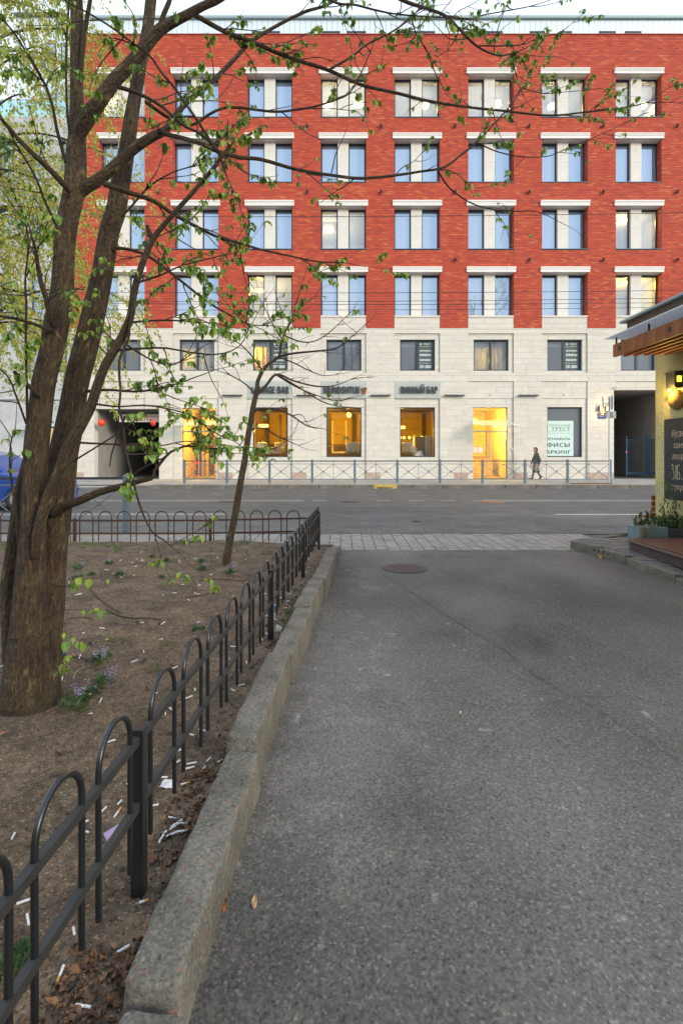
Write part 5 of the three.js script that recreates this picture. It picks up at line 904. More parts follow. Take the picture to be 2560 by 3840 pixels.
  mesh('box', rbox(4.775, 5.08, .12, .395, -7.83, -8.3, .01), std([.045, .045, .05], { roughness: .6 }), p2); mesh('earth', box(4.79, 5.06, .37, .385, -7.85, -8.28), M.soil, p2); fol(p2, 4.92, .40, -8.0, 420, .2, .26, greenMat2, .06); fol(p2, 4.85, .40, -7.95, 160, .2, .2, greenMat, .05);
  for (const [x, top] of [[4.84, .88], [4.93, 1.16], [5.02, .98], [4.98, .75]]) { const s = tube([V(x, .38, -8.0), V(x + rr(-.03, .03), .6, -8.02), V(x + rr(-.04, .02), top, -8.05)], [.006, .005, .002], 5, .08); mesh('stem', s, M.birchTwig, p2); fol(p2, x - .01, top - .32, -8.04, 60, .07, .36, greenMat, .055); }
  const b = thing('slatted_bench', 'brown slatted bench end standing beyond the kiosk corner', 'bench', [5.7, .0, -9.2]);
  for (let i = 0; i < 4; i++) mesh('slat', wuv(rbox(5.31, 6.6, .40 + i * .098, .40 + i * .098 + .083, -9.18, -9.22, .006)), M.wood, b); for (const x of [5.42, 6.4]) mesh('leg', rbox(x, x + .05, .1, .8, -9.22, -9.26, .006), M.dark, b); mesh('seat', wuv(rbox(5.31, 6.6, .38, .41, -9.26, -9.6, .006)), M.wood, b);
}
// ------------------------------------------------------------------ trees
function leafGeo(l, sd) {                                    // a young heart shaped leaf, folded along its midrib, hanging from the origin
  const w = l * .36, c = l * (.12 + .2 * hash(sd, 1)), f = l * (.2 + .28 * hash(sd, 2));
  const sp = [[0, 0, 0], [0, -l * .3, c * .6], [0, -l * .65, c], [0, -l, c * .3]], pos = [];
  for (const s of [-1, 1]) {
    const e = [[s * w * .55, l * .06, f * .4], [s * w, -l * .25, f], [s * w * .8, -l * .58, f * .9]];
    const t = (a, b, d) => s > 0 ? pos.push(...a, ...b, ...d) : pos.push(...a, ...d, ...b);
    t(sp[0], e[0], e[1]); t(sp[0], e[1], sp[1]); t(sp[1], e[1], e[2]); t(sp[1], e[2], sp[2]); t(sp[2], e[2], sp[3]);
  }
  const g = new THREE.BufferGeometry(); g.setAttribute('position', new THREE.Float32BufferAttribute(pos, 3)); g.computeVertexNormals(); return g;
}
function clusterGeo(n, l, sd) { const gs = []; for (let i = 0; i < n; i++) gs.push(leafGeo(l * (.7 + .5 * hash(sd, i, 3)), sd * 10 + i).rotateX(-(.15 + .65 * hash(sd, i, 4))).rotateY(i / n * 6.28 + hash(sd, i, 5) * 1.6).translate(0, -.004, 0)); return mergeGeometries(gs); }
reseed(404);
const clusters = [1, 2, 3, 4, 5, 6, 7].map((i) => clusterGeo([2, 3, 2, 4, 3, 4, 3][i - 1], .043, i * 3));

function growTree(t, limbs, opt) {                           // limbs: { p: [[x, y, d, w], ...] in photo pixels, tw: twig density per metre, leaf: leaves per twig }
  const nodes = [], twigGeos = [], redGeos = [];
  const twig = (p0, dir, L, r, lv, gen) => {
    const pts = [p0.clone()]; let d = dir.clone().normalize(), p = p0.clone(); const n = 5, seg = L / n;
    for (let i = 0; i < n; i++) { d.add(V(rr(-.28, .28), rr(-.24, .26) + (opt.droop ?? 0), rr(-.28, .28))).normalize(); p = p.clone().addScaledVector(d, seg); pts.push(p); }
    (rnd() < .3 ? redGeos : twigGeos).push(tube(pts, pts.map((_, i) => r * (1 - i / n * .68)), 5, .045));
    for (let i = 1; i <= n; i++) if (rnd() < lv * (i === n ? 1.5 : .68)) nodes.push([pts[i], rr(.7, 1.35) * (opt.leafScale ?? 1)]);
    if (gen < 1) { const m = Math.floor(rr(0, 3.4)); for (let k = 0; k < m; k++) { const i = 1 + Math.floor(rnd() * (n - 1)); const q = pts[i + 1 > n ? n : i + 1].clone().sub(pts[i]).normalize().add(V(rr(-.9, .9), rr(-.7, .8), rr(-.9, .9))); twig(pts[i], q, L * rr(.3, .6), r * .62, lv, gen + 1); } }
  };
  const limbMeshes = [];
  for (const { p, tw = 0, leaf = .5, name = 'branch', from = .2, len = [.12, .42] } of limbs) {
    const pts = p.map(([x, y, d]) => P(x, y, d)), rad = p.map(([, , d, w]) => w / 2 * d / F), big = Math.max(...rad) > .02;
    limbMeshes.push(mesh(name, tube(pts, rad, big ? 18 : 8, big ? .035 : .05, big ? .075 : .05), big ? M.bark : (opt.thin ?? M.bark), t));
    if (tw) { const c = new THREE.CatmullRomCurve3(pts, false, 'centripetal'), LL = c.getLength(), n = Math.round(LL * tw * (opt.dens ?? 1)); for (let i = 0; i < n; i++) { const u = from + (1 - from) * rnd(), a = c.getPoint(u), T = c.getTangent(u), k = Math.min(rad.length - 2, Math.floor(u * (rad.length - 1))); const d = T.clone().multiplyScalar(rr(.3, 1)).add(V(rr(-1, 1), rr(-.7, .9), rr(-.7, .7)).multiplyScalar(.9)); twig(a, d, rr(...len), Math.min(.0042, rad[k] * .5 + .0012), leaf, 0); }
      const e = pts[pts.length - 1], te = c.getTangent(1); twig(e, te, .25, Math.max(.0016, rad[rad.length - 1]), leaf, 0); }
  }
  if (twigGeos.length) mesh('twigs', mergeGeometries(twigGeos), M.twig, t).userData.kind = 'stuff';
  if (redGeos.length) mesh('young_twigs', mergeGeometries(redGeos), M.twigRed, t).userData.kind = 'stuff';
  const inFrame = (q) => { const x = CX + q.x * F / -q.z, y = CY - (q.y - EYE) * F / -q.z; return q.z < -.6 && x > -20 && x < 2580 && y > -20; };
  const vis = nodes.filter(([q]) => inFrame(q)).sort((a, b) => b[0].z - a[0].z), rest = nodes.filter(([q]) => !inFrame(q)).concat(vis.slice(300)), m4 = new THREE.Matrix4(), eu = new THREE.Euler(), qu = new THREE.Quaternion();
  const place = () => { eu.set(rr(-.35, .35), rr(0, 6.28), rr(-.35, .35)); qu.setFromEuler(eu); };
  for (const [q, s] of vis.slice(0, 300)) { place(); const m = mesh('leaf', clusters[Math.floor(rnd() * 7)], leafMats[Math.floor(rnd() * 4)], t, q); m.quaternion.copy(qu); m.scale.setScalar(s); }
  if (rest.length) { const by = [0, 1, 2, 3].map(() => []); for (const [q, s] of rest) { place(); m4.compose(q, qu, V(s, s, s)); by[Math.floor(rnd() * 4)].push(clusters[Math.floor(rnd() * 7)].clone().applyMatrix4(m4)); } const ca = []; const all = by.flatMap((b, i) => b.map((g) => { const c = leafMats[i].color, a = new Float32Array(g.attributes.position.count * 3); for (let k = 0; k < a.length; k += 3) { a[k] = c.r; a[k + 1] = c.g; a[k + 2] = c.b; } g.setAttribute('color', new THREE.BufferAttribute(a, 3)); return g; })); const lm = leafMats[0].clone(); lm.color = lin(1, 1, 1); lm.vertexColors = true; mesh('foliage', mergeGeometries(all), lm, t).userData.kind = 'stuff'; }
  return nodes.length;
}
{ // the big linden: four stems from one foot, traced from the photograph at its real distance of about three metres
  reseed(2024);
  const dz = (pts, d0, d1, k = 0, dk = d0) => pts.map(([x, y, w], i) => [x, y, i <= k ? d0 + (dk - d0) * (k ? i / k : 0) : dk + (d1 - dk) * (i - k) / (pts.length - 1 - k), w]);
  const t = thing('linden_tree', 'many stemmed linden with dark bark and opening leaves on the bare lawn', 'tree', [-1.7, .13, -2.95]);
  const L = [];
  L.push({ name: 'trunk', p: dz([[98, 2720, 225], [102, 2640, 196], [106, 2560, 168], [110, 2400, 138], [112, 2274, 120], [120, 2102, 102], [128, 1952, 90], [136, 1757, 84], [139, 1690, 86], [153, 1549, 82], [166, 1434, 85], [195, 1319, 79], [215, 1204, 84], [234, 1090, 81], [238, 975, 75], [247, 860, 78], [262, 790, 77], [281, 706, 78], [287, 574, 69], [290, 488, 58], [290, 344, 46], [290, 172, 44], [288, 0, 43], [284, -260, 36], [278, -700, 24]], 2.92, 3.0) });
  L.push({ name: 'trunk', p: dz([[176, 2700, 110], [180, 2560, 92], [186, 2400, 92], [192, 2217, 95], [205, 2044, 96], [214, 1952, 100], [232, 1778, 101], [244, 1690, 99], [263, 1596, 97], [286, 1448, 89], [323, 1299, 82], [357, 1150, 83], [382, 1032, 76], [412, 860, 74], [436, 790, 72], [453, 689, 66], [474, 574, 58], [492, 459, 52], [511, 344, 46], [530, 230, 42], [554, 115, 40], [566, 0, 40], [585, -260, 34], [610, -700, 22]], 3.02, 3.25) });
  L.push({ name: 'trunk', p: dz([[58, 2480, 80], [40, 2360, 58], [28, 2217, 46], [38, 2120, 45], [50, 2044, 47], [63, 1952, 46], [76, 1849, 42], [96, 1760, 36], [125, 1650, 30], [160, 1500, 24], [205, 1350, 20]], 3.0, 3.25) });
  L.push({ name: 'branch', p: dz([[132, 2090, 24], [142, 2010, 38], [158, 1940, 38], [189, 1843, 36], [230, 1746, 38], [259, 1671, 41], [298, 1605, 41], [342, 1522, 37], [366, 1448, 35], [396, 1372, 33], [453, 1273, 32], [488, 1193, 28], [505, 1090, 25], [534, 992, 23], [576, 895, 21], [649, 804, 17], [717, 729, 15], [781, 654, 14], [832, 585, 13]], 2.86, 2.7), tw: 1.6, from: .5, leaf: .55 });
  L.push({ p: dz([[832, 585, 12], [792, 534, 11], [746, 460, 10], [689, 379, 10], [649, 321, 9], [608, 275, 9], [562, 207, 8], [505, 166, 8], [413, 98, 7], [321, 43, 6], [258, 11, 5], [180, -40, 4]], 2.7, 2.55), tw: 4, leaf: .5 });
  L.push({ p: dz([[574, 900, 20], [560, 870, 17], [552, 846, 14]], 2.74, 2.74) });
  L.push({ p: dz([[288, 560, 30], [298, 505, 48], [327, 447, 56], [367, 390, 53], [425, 310, 50], [488, 241, 46], [545, 172, 44], [603, 109, 42], [689, 63, 33], [763, 23, 29], [815, 0, 28], [900, -60, 25], [1020, -160, 20]], 2.985, 2.9, 3, 2.93) });
  L.push({ p: dz([[596, 118, 19], [612, 60, 18], [637, 0, 17], [660, -120, 13]], 2.9, 2.9) });
  L.push({ p: dz([[292, 360, 10], [300, 300, 18], [313, 172, 17], [324, 86, 17], [339, 0, 16], [350, -160, 12]], 2.985, 2.9) });
  L.push({ p: dz([[700, 50, 12], [730, 56, 18], [804, 98, 17], [860, 126, 16], [935, 152, 16], [1032, 195, 15], [1118, 227, 14], [1233, 264, 13], [1348, 316, 12], [1491, 350, 11], [1606, 379, 10], [1757, 402, 9], [1890, 416, 8], [2062, 433, 7], [2205, 419, 6], [2320, 407, 5], [2435, 379, 4], [2510, 327, 3], [2575, 315, 2]], 2.9, 4.5), tw: 2.3, leaf: .42, from: .08 });
  L.push({ p: dz([[1233, 262, 9], [1319, 212, 8], [1377, 166, 7], [1463, 123, 6], [1537, 69, 6], [1595, 6, 5], [1660, -60, 4]], 3.45, 3.8), tw: 2.6, leaf: .3 });
  L.push({ p: dz([[2205, 419, 3.5], [2262, 376, 3], [2290, 362, 2]], 4.3, 4.3), tw: 2, leaf: .6 });
  L.push({ p: dz([[276, 770, 30], [284, 738, 44], [320, 704, 46], [367, 677, 42], [436, 620, 40], [505, 557, 37], [574, 511, 33], [620, 488, 28], [689, 396, 19], [780, 321, 17], [838, 264, 16], [900, 200, 14], [935, 161, 13], [1032, 100, 12], [1147, 43, 11], [1216, 23, 9], [1280, -10, 7], [1400, -60, 5]], 2.975, 3.6, 6, 2.96), tw: 1.9, leaf: .4, from: .35 });
  L.push({ p: dz([[600, 494, 22], [631, 505, 18], [689, 519, 17], [763, 542, 17], [832, 574, 17], [900, 590, 16], [975, 597, 14], [1118, 637, 13], [1262, 660, 12], [1348, 669, 12], [1463, 660, 10], [1577, 643, 9], [1663, 628, 9], [1729, 580, 8], [1786, 534, 7], [1861, 453, 6], [1918, 390, 5], [1958, 327, 4]], 2.9, 4.1), tw: 1.9, leaf: .36, from: .1 });
  L.push({ p: dz([[1640, 640, 7], [1675, 694, 6], [1706, 723, 6], [1769, 763, 5], [1849, 786, 4], [1924, 792, 4], [2016, 795, 3], [2119, 844, 2]], 3.85, 4.3), tw: 1.2, leaf: .2 });
  L.push({ p: dz([[1786, 534, 5], [1861, 568, 4.5], [1958, 588, 4], [2056, 585, 3.5], [2136, 551, 3], [2234, 511, 2.5], [2349, 459, 2], [2412, 425, 1.6]], 3.95, 4.4), tw: 1.6, leaf: .3 });
  L.push({ p: dz([[1958, 330, 4], [2030, 350, 3], [2120, 345, 2.5], [2250, 332, 2]], 4.1, 4.4), tw: 1.8, leaf: .5 });
  L.push({ p: dz([[1400, -60, 16], [1520, 6, 13], [1606, 34, 12], [1675, 63, 11], [1721, 109, 9], [1786, 172, 8], [1861, 207, 6], [1918, 201, 5], [1975, 178, 3]], 3.2, 3.9), tw: 3.6, leaf: .45, len: [.15, .55] });
  L.push({ p: dz([[1786, 172, 5], [1890, 172, 4.5], [1958, 166, 4], [2027, 138, 3], [2100, 120, 2], [2170, 62, 1.5]], 3.7, 4.0), tw: 3.6, leaf: .55 });
  L.push({ p: dz([[1660, 57, 6], [1763, 72, 5], [1809, 57, 4.5], [1918, 37, 4], [2000, 20, 3], [2090, -10, 2]], 3.6, 4.0), tw: 2.6, leaf: .4 });
  L.push({ p: dz([[1540, 60, 6], [1560, 130, 5], [1600, 190, 4.5], [1625, 260, 4], [1650, 310, 3], [1672, 350, 2]], 3.7, 3.9), tw: 3, leaf: .3 });
  L.push({ p: dz([[1040, -120, 12], [1256, 9, 9], [1330, 18, 8], [1400, 36, 7], [1480, 52, 6], [1600, 62, 5], [1760, 70, 4]], 3.0, 3.6), tw: 3, leaf: .3, from: .3 });
  L.push({ p: dz([[262, 722, 14], [236, 688, 23], [172, 620, 20], [115, 568, 18], [46, 494, 15], [0, 440, 12], [-80, 380, 9]], 2.9, 2.6), tw: 3, leaf: .5 });
  L.push({ p: dz([[200, 1243, 8], [178, 1235, 14], [120, 1212, 12], [60, 1195, 11], [0, 1185, 10], [-80, 1170, 7]], 2.9, 2.7), tw: 3, leaf: .6 });
  L.push({ p: dz([[155, 1490, 10], [125, 1462, 17], [92, 1432, 15], [70, 1408, 14], [52, 1392, 12]], 2.88, 2.8) });
  L.push({ p: dz([[210, 842, 10], [166, 746, 9], [138, 672, 8], [103, 608, 8], [57, 534, 7], [23, 465, 6], [-30, 400, 5]], 2.9, 2.6), tw: 3.5, leaf: .5 });
  L.push({ p: dz([[248, 610, 13], [212, 476, 12], [198, 396, 11], [172, 321, 10], [126, 241, 9], [75, 155, 8], [29, 92, 7], [-20, 50, 6]], 2.9, 2.65), tw: 3.4, leaf: .4 });
  L.push({ p: dz([[262, 500, 10], [252, 400, 9], [250, 170, 8], [258, 34, 7], [262, -60, 6]], 2.88, 2.8), tw: 2.5, leaf: .5 });
  L.push({ p: dz([[104, 1575, 10], [101, 1418, 9], [98, 1262, 9], [100, 1150, 8], [96, 1040, 7], [110, 930, 5]], 2.9, 2.75), tw: 4, leaf: .55 });
  L.push({ p: dz([[205, 1225, 12], [190, 1185, 22], [172, 1110, 20], [155, 1061, 18], [144, 1000, 16], [138, 958, 13], [120, 880, 8]], 2.9, 2.75), tw: 3.5, leaf: .5 });
  L.push({ p: dz([[390, 690, 20], [488, 723, 18], [574, 752, 17], [643, 798, 15], [746, 855, 13], [815, 888, 11], [900, 912, 10], [975, 935, 8], [1101, 963, 6], [1204, 983, 5], [1290, 985, 3], [1365, 1000, 2]], 2.86, 3.3), tw: 3.2, leaf: .55 });
  L.push({ p: dz([[448, 327, 16], [517, 350, 14], [603, 396, 12], [689, 471, 11], [746, 499, 10], [810, 560, 8], [850, 660, 6]], 2.9, 2.8), tw: 3.2, leaf: .5 });
  L.push({ p: dz([[545, 380, 14], [631, 440, 13], [712, 470, 11], [800, 420, 10], [860, 402, 10], [1032, 419, 9], [1120, 410, 9], [1193, 396, 8], [1262, 373, 7], [1308, 350, 6], [1350, 280, 5], [1390, 190, 3]], 3.2, 3.6), tw: 2.6, leaf: .4 });
  L.push({ p: dz([[200, 1925, 30], [235, 1902, 40], [262, 1889, 32], [299, 1878, 29], [373, 1846, 26], [459, 1823, 23], [517, 1806, 21], [557, 1797, 18]], 2.98, 2.85) });
  L.push({ p: dz([[552, 1799, 12], [574, 1793, 13], [579, 1768, 12], [608, 1729, 11], [635, 1699, 9], [668, 1682, 8], [705, 1672, 7], [761, 1679, 6], [850, 1681, 5], [930, 1676, 3]], 2.85, 3.0), tw: 3.4, leaf: .6 });
  L.push({ p: dz([[462, 1822, 9], [500, 1780, 8], [560, 1742, 7], [612, 1718, 5]], 2.86, 2.9) });
  L.push({ p: dz([[500, 1120, 10], [486, 1230, 10], [482, 1273, 10], [451, 1336, 10], [448, 1411, 10], [453, 1468, 9], [447, 1531, 9], [462, 1583, 9], [468, 1660, 9], [482, 1730, 9], [500, 1800, 8], [517, 1872, 8], [545, 1947, 7], [574, 1998, 6], [620, 2030, 5], [672, 2076, 3]], 2.74, 2.6), tw: 1.2, leaf: .35 });
  L.push({ p: dz([[470, 1560, 8], [440, 1640, 7], [420, 1700, 6], [412, 1750, 4]], 2.68, 2.66) });
  L.push({ p: dz([[488, 1210, 9], [545, 1204, 8], [631, 1201, 7], [700, 1205, 5], [775, 1209, 4]], 2.75, 2.8), tw: 3.4, leaf: .6 });
  L.push({ p: dz([[442, 1313, 10], [517, 1308, 8], [620, 1305, 7], [717, 1322, 6], [826, 1328, 5], [900, 1296, 4], [932, 1226, 4], [915, 1190, 3]], 2.76, 3.0), tw: 3.6, leaf: .65 });
  L.push({ p: dz([[321, 1468, 12], [402, 1462, 9], [499, 1468, 8], [574, 1462, 7], [660, 1440, 6], [746, 1410, 4], [800, 1390, 3]], 3.05, 3.1), tw: 3.6, leaf: .6 });
  L.push({ p: dz([[430, 929, 14], [482, 935, 11], [551, 958, 10], [631, 1015, 10], [717, 1084, 9], [775, 1130, 8], [861, 1181, 7], [935, 1216, 5], [1010, 1222, 3]], 3.1, 3.2), tw: 3, leaf: .55 });
  L.push({ p: dz([[522, 1058, 9], [603, 1032, 7], [677, 998, 6], [775, 972, 5], [878, 949, 3]], 2.74, 2.9), tw: 3.6, leaf: .6 });
  L.push({ p: dz([[360, 1515, 8], [440, 1525, 6], [540, 1520, 6], [640, 1535, 5], [720, 1560, 5], [800, 1620, 4], [880, 1655, 3]], 2.75, 2.9), tw: 3.6, leaf: .7 });
  L.push({ p: dz([[300, 1660, 8], [400, 1665, 6], [500, 1668, 6], [600, 1672, 5], [690, 1655, 4], [800, 1660, 3]], 2.9, 2.9), tw: 3.8, leaf: .75 });
  L.push({ p: dz([[275, 1730, 7], [340, 1690, 6], [420, 1640, 5], [480, 1600, 4]], 2.95, 2.8), tw: 2.5, leaf: .5 });
  L.push({ p: dz([[470, 1290, 8], [560, 1345, 6], [640, 1370, 5], [700, 1340, 4], [760, 1300, 3]], 2.75, 2.85), tw: 3.6, leaf: .6 });
  L.push({ p: dz([[400, 860, 9], [470, 800, 8], [560, 700, 7], [640, 650, 5], [730, 620, 4]], 3.12, 3.2), tw: 3, leaf: .5 });
  L.push({ p: dz([[70, 2060, 9], [58, 1900, 9], [44, 1800, 8], [38, 1740, 7], [42, 1660, 5], [60, 1600, 3]], 2.9, 2.8), tw: 2.2, leaf: .15 });
  L.push({ p: dz([[100, 1590, 8], [60, 1480, 7], [30, 1410, 6], [-30, 1360, 5]], 2.88, 2.7), tw: 3, leaf: .6 });
  L.push({ p: dz([[166, 2180, 5], [230, 2200, 4], [300, 2185, 2]], 2.85, 2.7), tw: 1, leaf: .4 });
  L.push({ p: dz([[160, 2330, 4], [230, 2290, 3], [300, 2285, 2]], 2.8, 2.7), tw: .8, leaf: .6 });
  growTree(t, L, { droop: -.02, dens: 2.3, leafScale: .78 });
}
{ // the sapling
  reseed(606);
  const dz = (pts, d0, d1) => pts.map(([x, y, w], i) => [x, y, d0 + (d1 - d0) * i / (pts.length - 1), w]);
  const t = thing('linden_sapling', 'slender leaning sapling with bare budding twigs near the front fence', 'tree', [px2x(846, 6.5), .12, -6.5]);
  const L = [{ name: 'trunk', p: dz([[840, 2150, 32], [846, 2120, 29], [862, 2030, 26], [880, 1940, 25], [894, 1860, 25], [922, 1697, 23], [936, 1604, 22], [950, 1524, 20], [963, 1466, 17], [967, 1428, 15], [998, 1373, 13], [1046, 1335, 10], [1053, 1297, 9], [1067, 1249, 8], [1094, 1197, 6], [1124, 1090, 3], [1140, 1040, 2]], 6.5, 6.5), tw: 3.4, from: .62, leaf: .03, len: [.2, .6] }];
  const B = (pts, tw = 5) => L.push({ p: dz(pts, 6.5, 6.3 + rnd() * .5), tw, from: .2, leaf: .03, len: [.12, .42] });
  B([[963, 1480, 12], [998, 1445, 10], [1036, 1404, 9], [1101, 1428, 7], [1191, 1449, 6], [1256, 1445, 4], [1325, 1418, 2]]);
  B([[1036, 1404, 7], [1084, 1431, 6], [1153, 1473, 5], [1204, 1504, 5], [1256, 1521, 3], [1330, 1528, 1.6]]);
  B([[1036, 1406, 6], [1110, 1450, 5], [1180, 1480, 4], [1266, 1504, 3], [1325, 1490, 1.6]]);
  B([[1046, 1335, 9], [1101, 1325, 8], [1170, 1318, 7], [1256, 1307, 6], [1290, 1287, 4], [1342, 1242, 3], [1400, 1187, 1.6]]);
  B([[1067, 1258, 6], [1122, 1280, 5], [1170, 1282, 4], [1222, 1256, 4], [1273, 1211, 3], [1310, 1175, 1.6]]);
  B([[1046, 1340, 6], [1100, 1360, 5], [1150, 1385, 4], [1210, 1408, 3], [1290, 1400, 1.6]]);
  B([[946, 1548, 10], [974, 1533, 9], [1049, 1538, 7], [1094, 1559, 6], [1153, 1597, 5], [1222, 1610, 2]], 4);
  B([[1094, 1559, 4], [1130, 1555, 3], [1148, 1580, 2]], 4);
  B([[942, 1612, 8], [987, 1604, 6], [1032, 1631, 5], [1080, 1653, 4], [1128, 1675, 2]], 4);
  B([[920, 1708, 7], [963, 1700, 6], [998, 1686, 5], [1036, 1679, 4], [1070, 1655, 2]], 4);
  B([[960, 1480, 6], [920, 1440, 5], [870, 1410, 4], [820, 1390, 2]], 6); B([[985, 1390, 6], [940, 1330, 5], [900, 1290, 4], [860, 1270, 2]], 6); B([[1060, 1275, 5], [1020, 1210, 4], [990, 1150, 3], [960, 1100, 2]], 6); B([[1085, 1210, 4], [1050, 1150, 3], [1030, 1090, 2]], 6); B([[1090, 1200, 4], [1130, 1150, 3], [1180, 1110, 1.6]], 6);
  growTree(t, L, { droop: 0, leafScale: 1.1, thin: M.twig });
}
{ // birch whose trunk stands outside the picture: drooping strands of tiny yellow-green leaves
  reseed(808);
  const bx = -5.75, bz = -7.5, t = thing('birch_tree', 'weeping birch with fine yellow green leaves rising behind the linden', 'tree', [bx, .1, bz]);
  const trunk = [V(bx, 0, bz), V(bx + .05, 2, bz), V(bx - .05, 4.5, bz - .1), V(bx + .1, 7, bz), V(bx, 10, bz)];
  const white = std([.55, .53, .49], { map: rep(T_bark, 1.5, .6), roughness: .85 }); mesh('trunk', tube(trunk, [.17, .14, .11, .08, .04], 14, .1, .04), white, t);
  const leaves = [], strands = [];
  for (let i = 0; i < 44; i++) {
    const h = rr(2.2, 8.6), a = rr(-.75, .75), reach = rr(.9, 2.35) * (h > 7 ? .8 : 1), s = V(bx, h, bz), e = V(bx + Math.cos(a) * reach, h + rr(.3, 1.4), bz - Math.sin(a) * reach * .8), m = s.clone().lerp(e, .55).add(V(0, rr(.2, .5), 0));
    mesh('branch', tube([s, m, e, e.clone().add(V(.3, -.15, 0))], [.03, .018, .008, .003], 7, .08, .05), M.birchTwig, t);
    const c = new THREE.CatmullRomCurve3([s, m, e, e.clone().add(V(.3, -.15, 0))]);
    for (let k = 0; k < 17; k++) {
      const p0 = c.getPoint(rr(.25, 1)), L = rr(.5, 1.7), pts = [p0]; let d = V(rr(-.2, .9), rr(-.3, .4), rr(-.5, .5)).normalize(), p = p0.clone(); const n = 7;
      for (let j = 0; j < n; j++) { d.add(V(rr(-.12, .12) + .02, -.30, rr(-.1, .1))).normalize(); p = p.clone().addScaledVector(d, L / n); pts.push(p); }
      strands.push(tube(pts, pts.map((_, j) => .0026 * (1 - j / n * .7)), 3, .16));
      const cc = new THREE.CatmullRomCurve3(pts), q = Math.floor(L * 40); for (let j = 0; j < q; j++) leaves.push(cc.getPoint(Math.pow(rnd(), .8)).add(V(rr(-.035, .035), rr(-.04, .01), rr(-.035, .035))));
    }
  }
  mesh('twigs', mergeGeometries(strands), M.birchTwig, t).userData.kind = 'stuff';
  const lg = leafGeo(.036, 3), im = new THREE.InstancedMesh(lg, (() => { const m = birchLeafMat.clone(); m.color = lin(1, 1, 1); return m; })(), leaves.length), m4 = new THREE.Matrix4(), q = new THREE.Quaternion(), eu = new THREE.Euler(), b = bases.get(t);
  leaves.forEach((p, i) => { eu.set(rr(-.6, .6), rr(0, 6.28), rr(-.6, .6)); q.setFromEuler(eu); const s = rr(.6, 1.35); m4.compose(p.clone().sub(b), q, V(s, s, s)); im.setMatrixAt(i, m4); const v = rnd(); im.setColorAt(i, v < .5 ? lin(.42, .47, .07) : v < .8 ? lin(.55, .52, .08) : v < .93 ? lin(.28, .38, .06) : lin(.68, .48, .07)); });
  im.name = 'leaves'; im.userData.kind = 'stuff'; im.castShadow = im.receiveShadow = true; t.add(im);
}
{ // low yard building behind the camera: the street windows mirror its wall and blue metal roof
  const b = thing('yard_building', 'low yard building with blue metal roof behind the viewpoint, mirrored in the bar windows', 'building', [0, -.05, 17]);
  mesh('wall', wuv(join([box(-24, 22, -.05, 6.2, 16, 24)])), std([.42, .36, .26], { map: rep(T_plaster, .4), roughness: .95 }), b);
  const rs = new THREE.Shape(); rs.moveTo(15.4, 6.2); rs.lineTo(20, 8.6); rs.lineTo(24.6, 6.2); mesh('roof', new THREE.ExtrudeGeometry(rs, { depth: 46.8, bevelEnabled: false }).rotateY(-Math.PI / 2).translate(22.4, 0, 0), std([.10, .17, .24], { roughness: .45, metalness: .3 }), b);
  for (let i = 0; i < 14; i++) { const x = -22.5 + i * 3.2, w = sub('window', b, [x, 2, 15.98]); mesh('frame', rbox(x - .7, x + .7, 3.4, 5.2, 15.94, 16.02, .02), M.lintel, w); mesh('pane', box(x - .6, x + .6, 3.5, 5.1, 15.925, 15.939), phys([.05, .055, .06], { roughness: .05 }), w); }
}
{ // bare courtyard trees behind the camera, which the window panes mirror
  reseed(909);
  [[18.5, 10, 20.5, 'tall bare tree behind the viewpoint mirrored in the windows over the bright entrance'], [1.2, 9, 17, 'bare tree behind the viewpoint mirrored in the middle stone storey window'], [9.5, 12, 15.5, 'bare tree behind the viewpoint mirrored in the window over the wine bar'], [-9.5, 10, 19, 'tall bare tree behind the viewpoint mirrored over the first entrance'], [-14, 15, 21, 'tall bare tree deep in the yard behind the viewpoint']].forEach(([X, Z, H, label]) => {
    const t = thing('bare_tree', label, 'tree', [X, -.05, Z], 'bare yard trees'), tr = [], br = [];
    mesh('trunk', tube([V(X, -.1, Z), V(X + rr(-.3, .3), H * .35, Z), V(X + rr(-.4, .4), H * .7, Z), V(X, H, Z)], [.26, .2, .12, .03], 10, .4, .05), M.bark, t);
    const grow = (p, d, L, r, g) => { const pts = [p]; let q = p; for (let i = 0; i < 4; i++) { d = d.clone().add(V(rr(-.25, .25), rr(-.05, .25), rr(-.25, .25))).normalize(); q = q.clone().addScaledVector(d, L / 4); pts.push(q); } br.push(tube(pts, pts.map((_, i) => r * (1 - i * .18)), 4, .5)); if (g < 3) for (let i = 0; i < (g < 2 ? 5 : 4); i++) grow(pts[1 + Math.floor(rnd() * 4)], d.clone().add(V(rr(-1, 1), rr(-.4, .8), rr(-1, 1))).normalize(), L * rr(.4, .65), r * .5, g + 1); };
    for (let i = 0; i < 13; i++) grow(V(X, H * rr(.28, .95), Z), V(rr(-1, 1), rr(.3, 1), rr(-1, 1)).normalize(), rr(2.2, 4.2), .06, 0);
    mesh('crown', mergeGeometries(br), M.twig, t).userData.kind = 'stuff';
  });
}
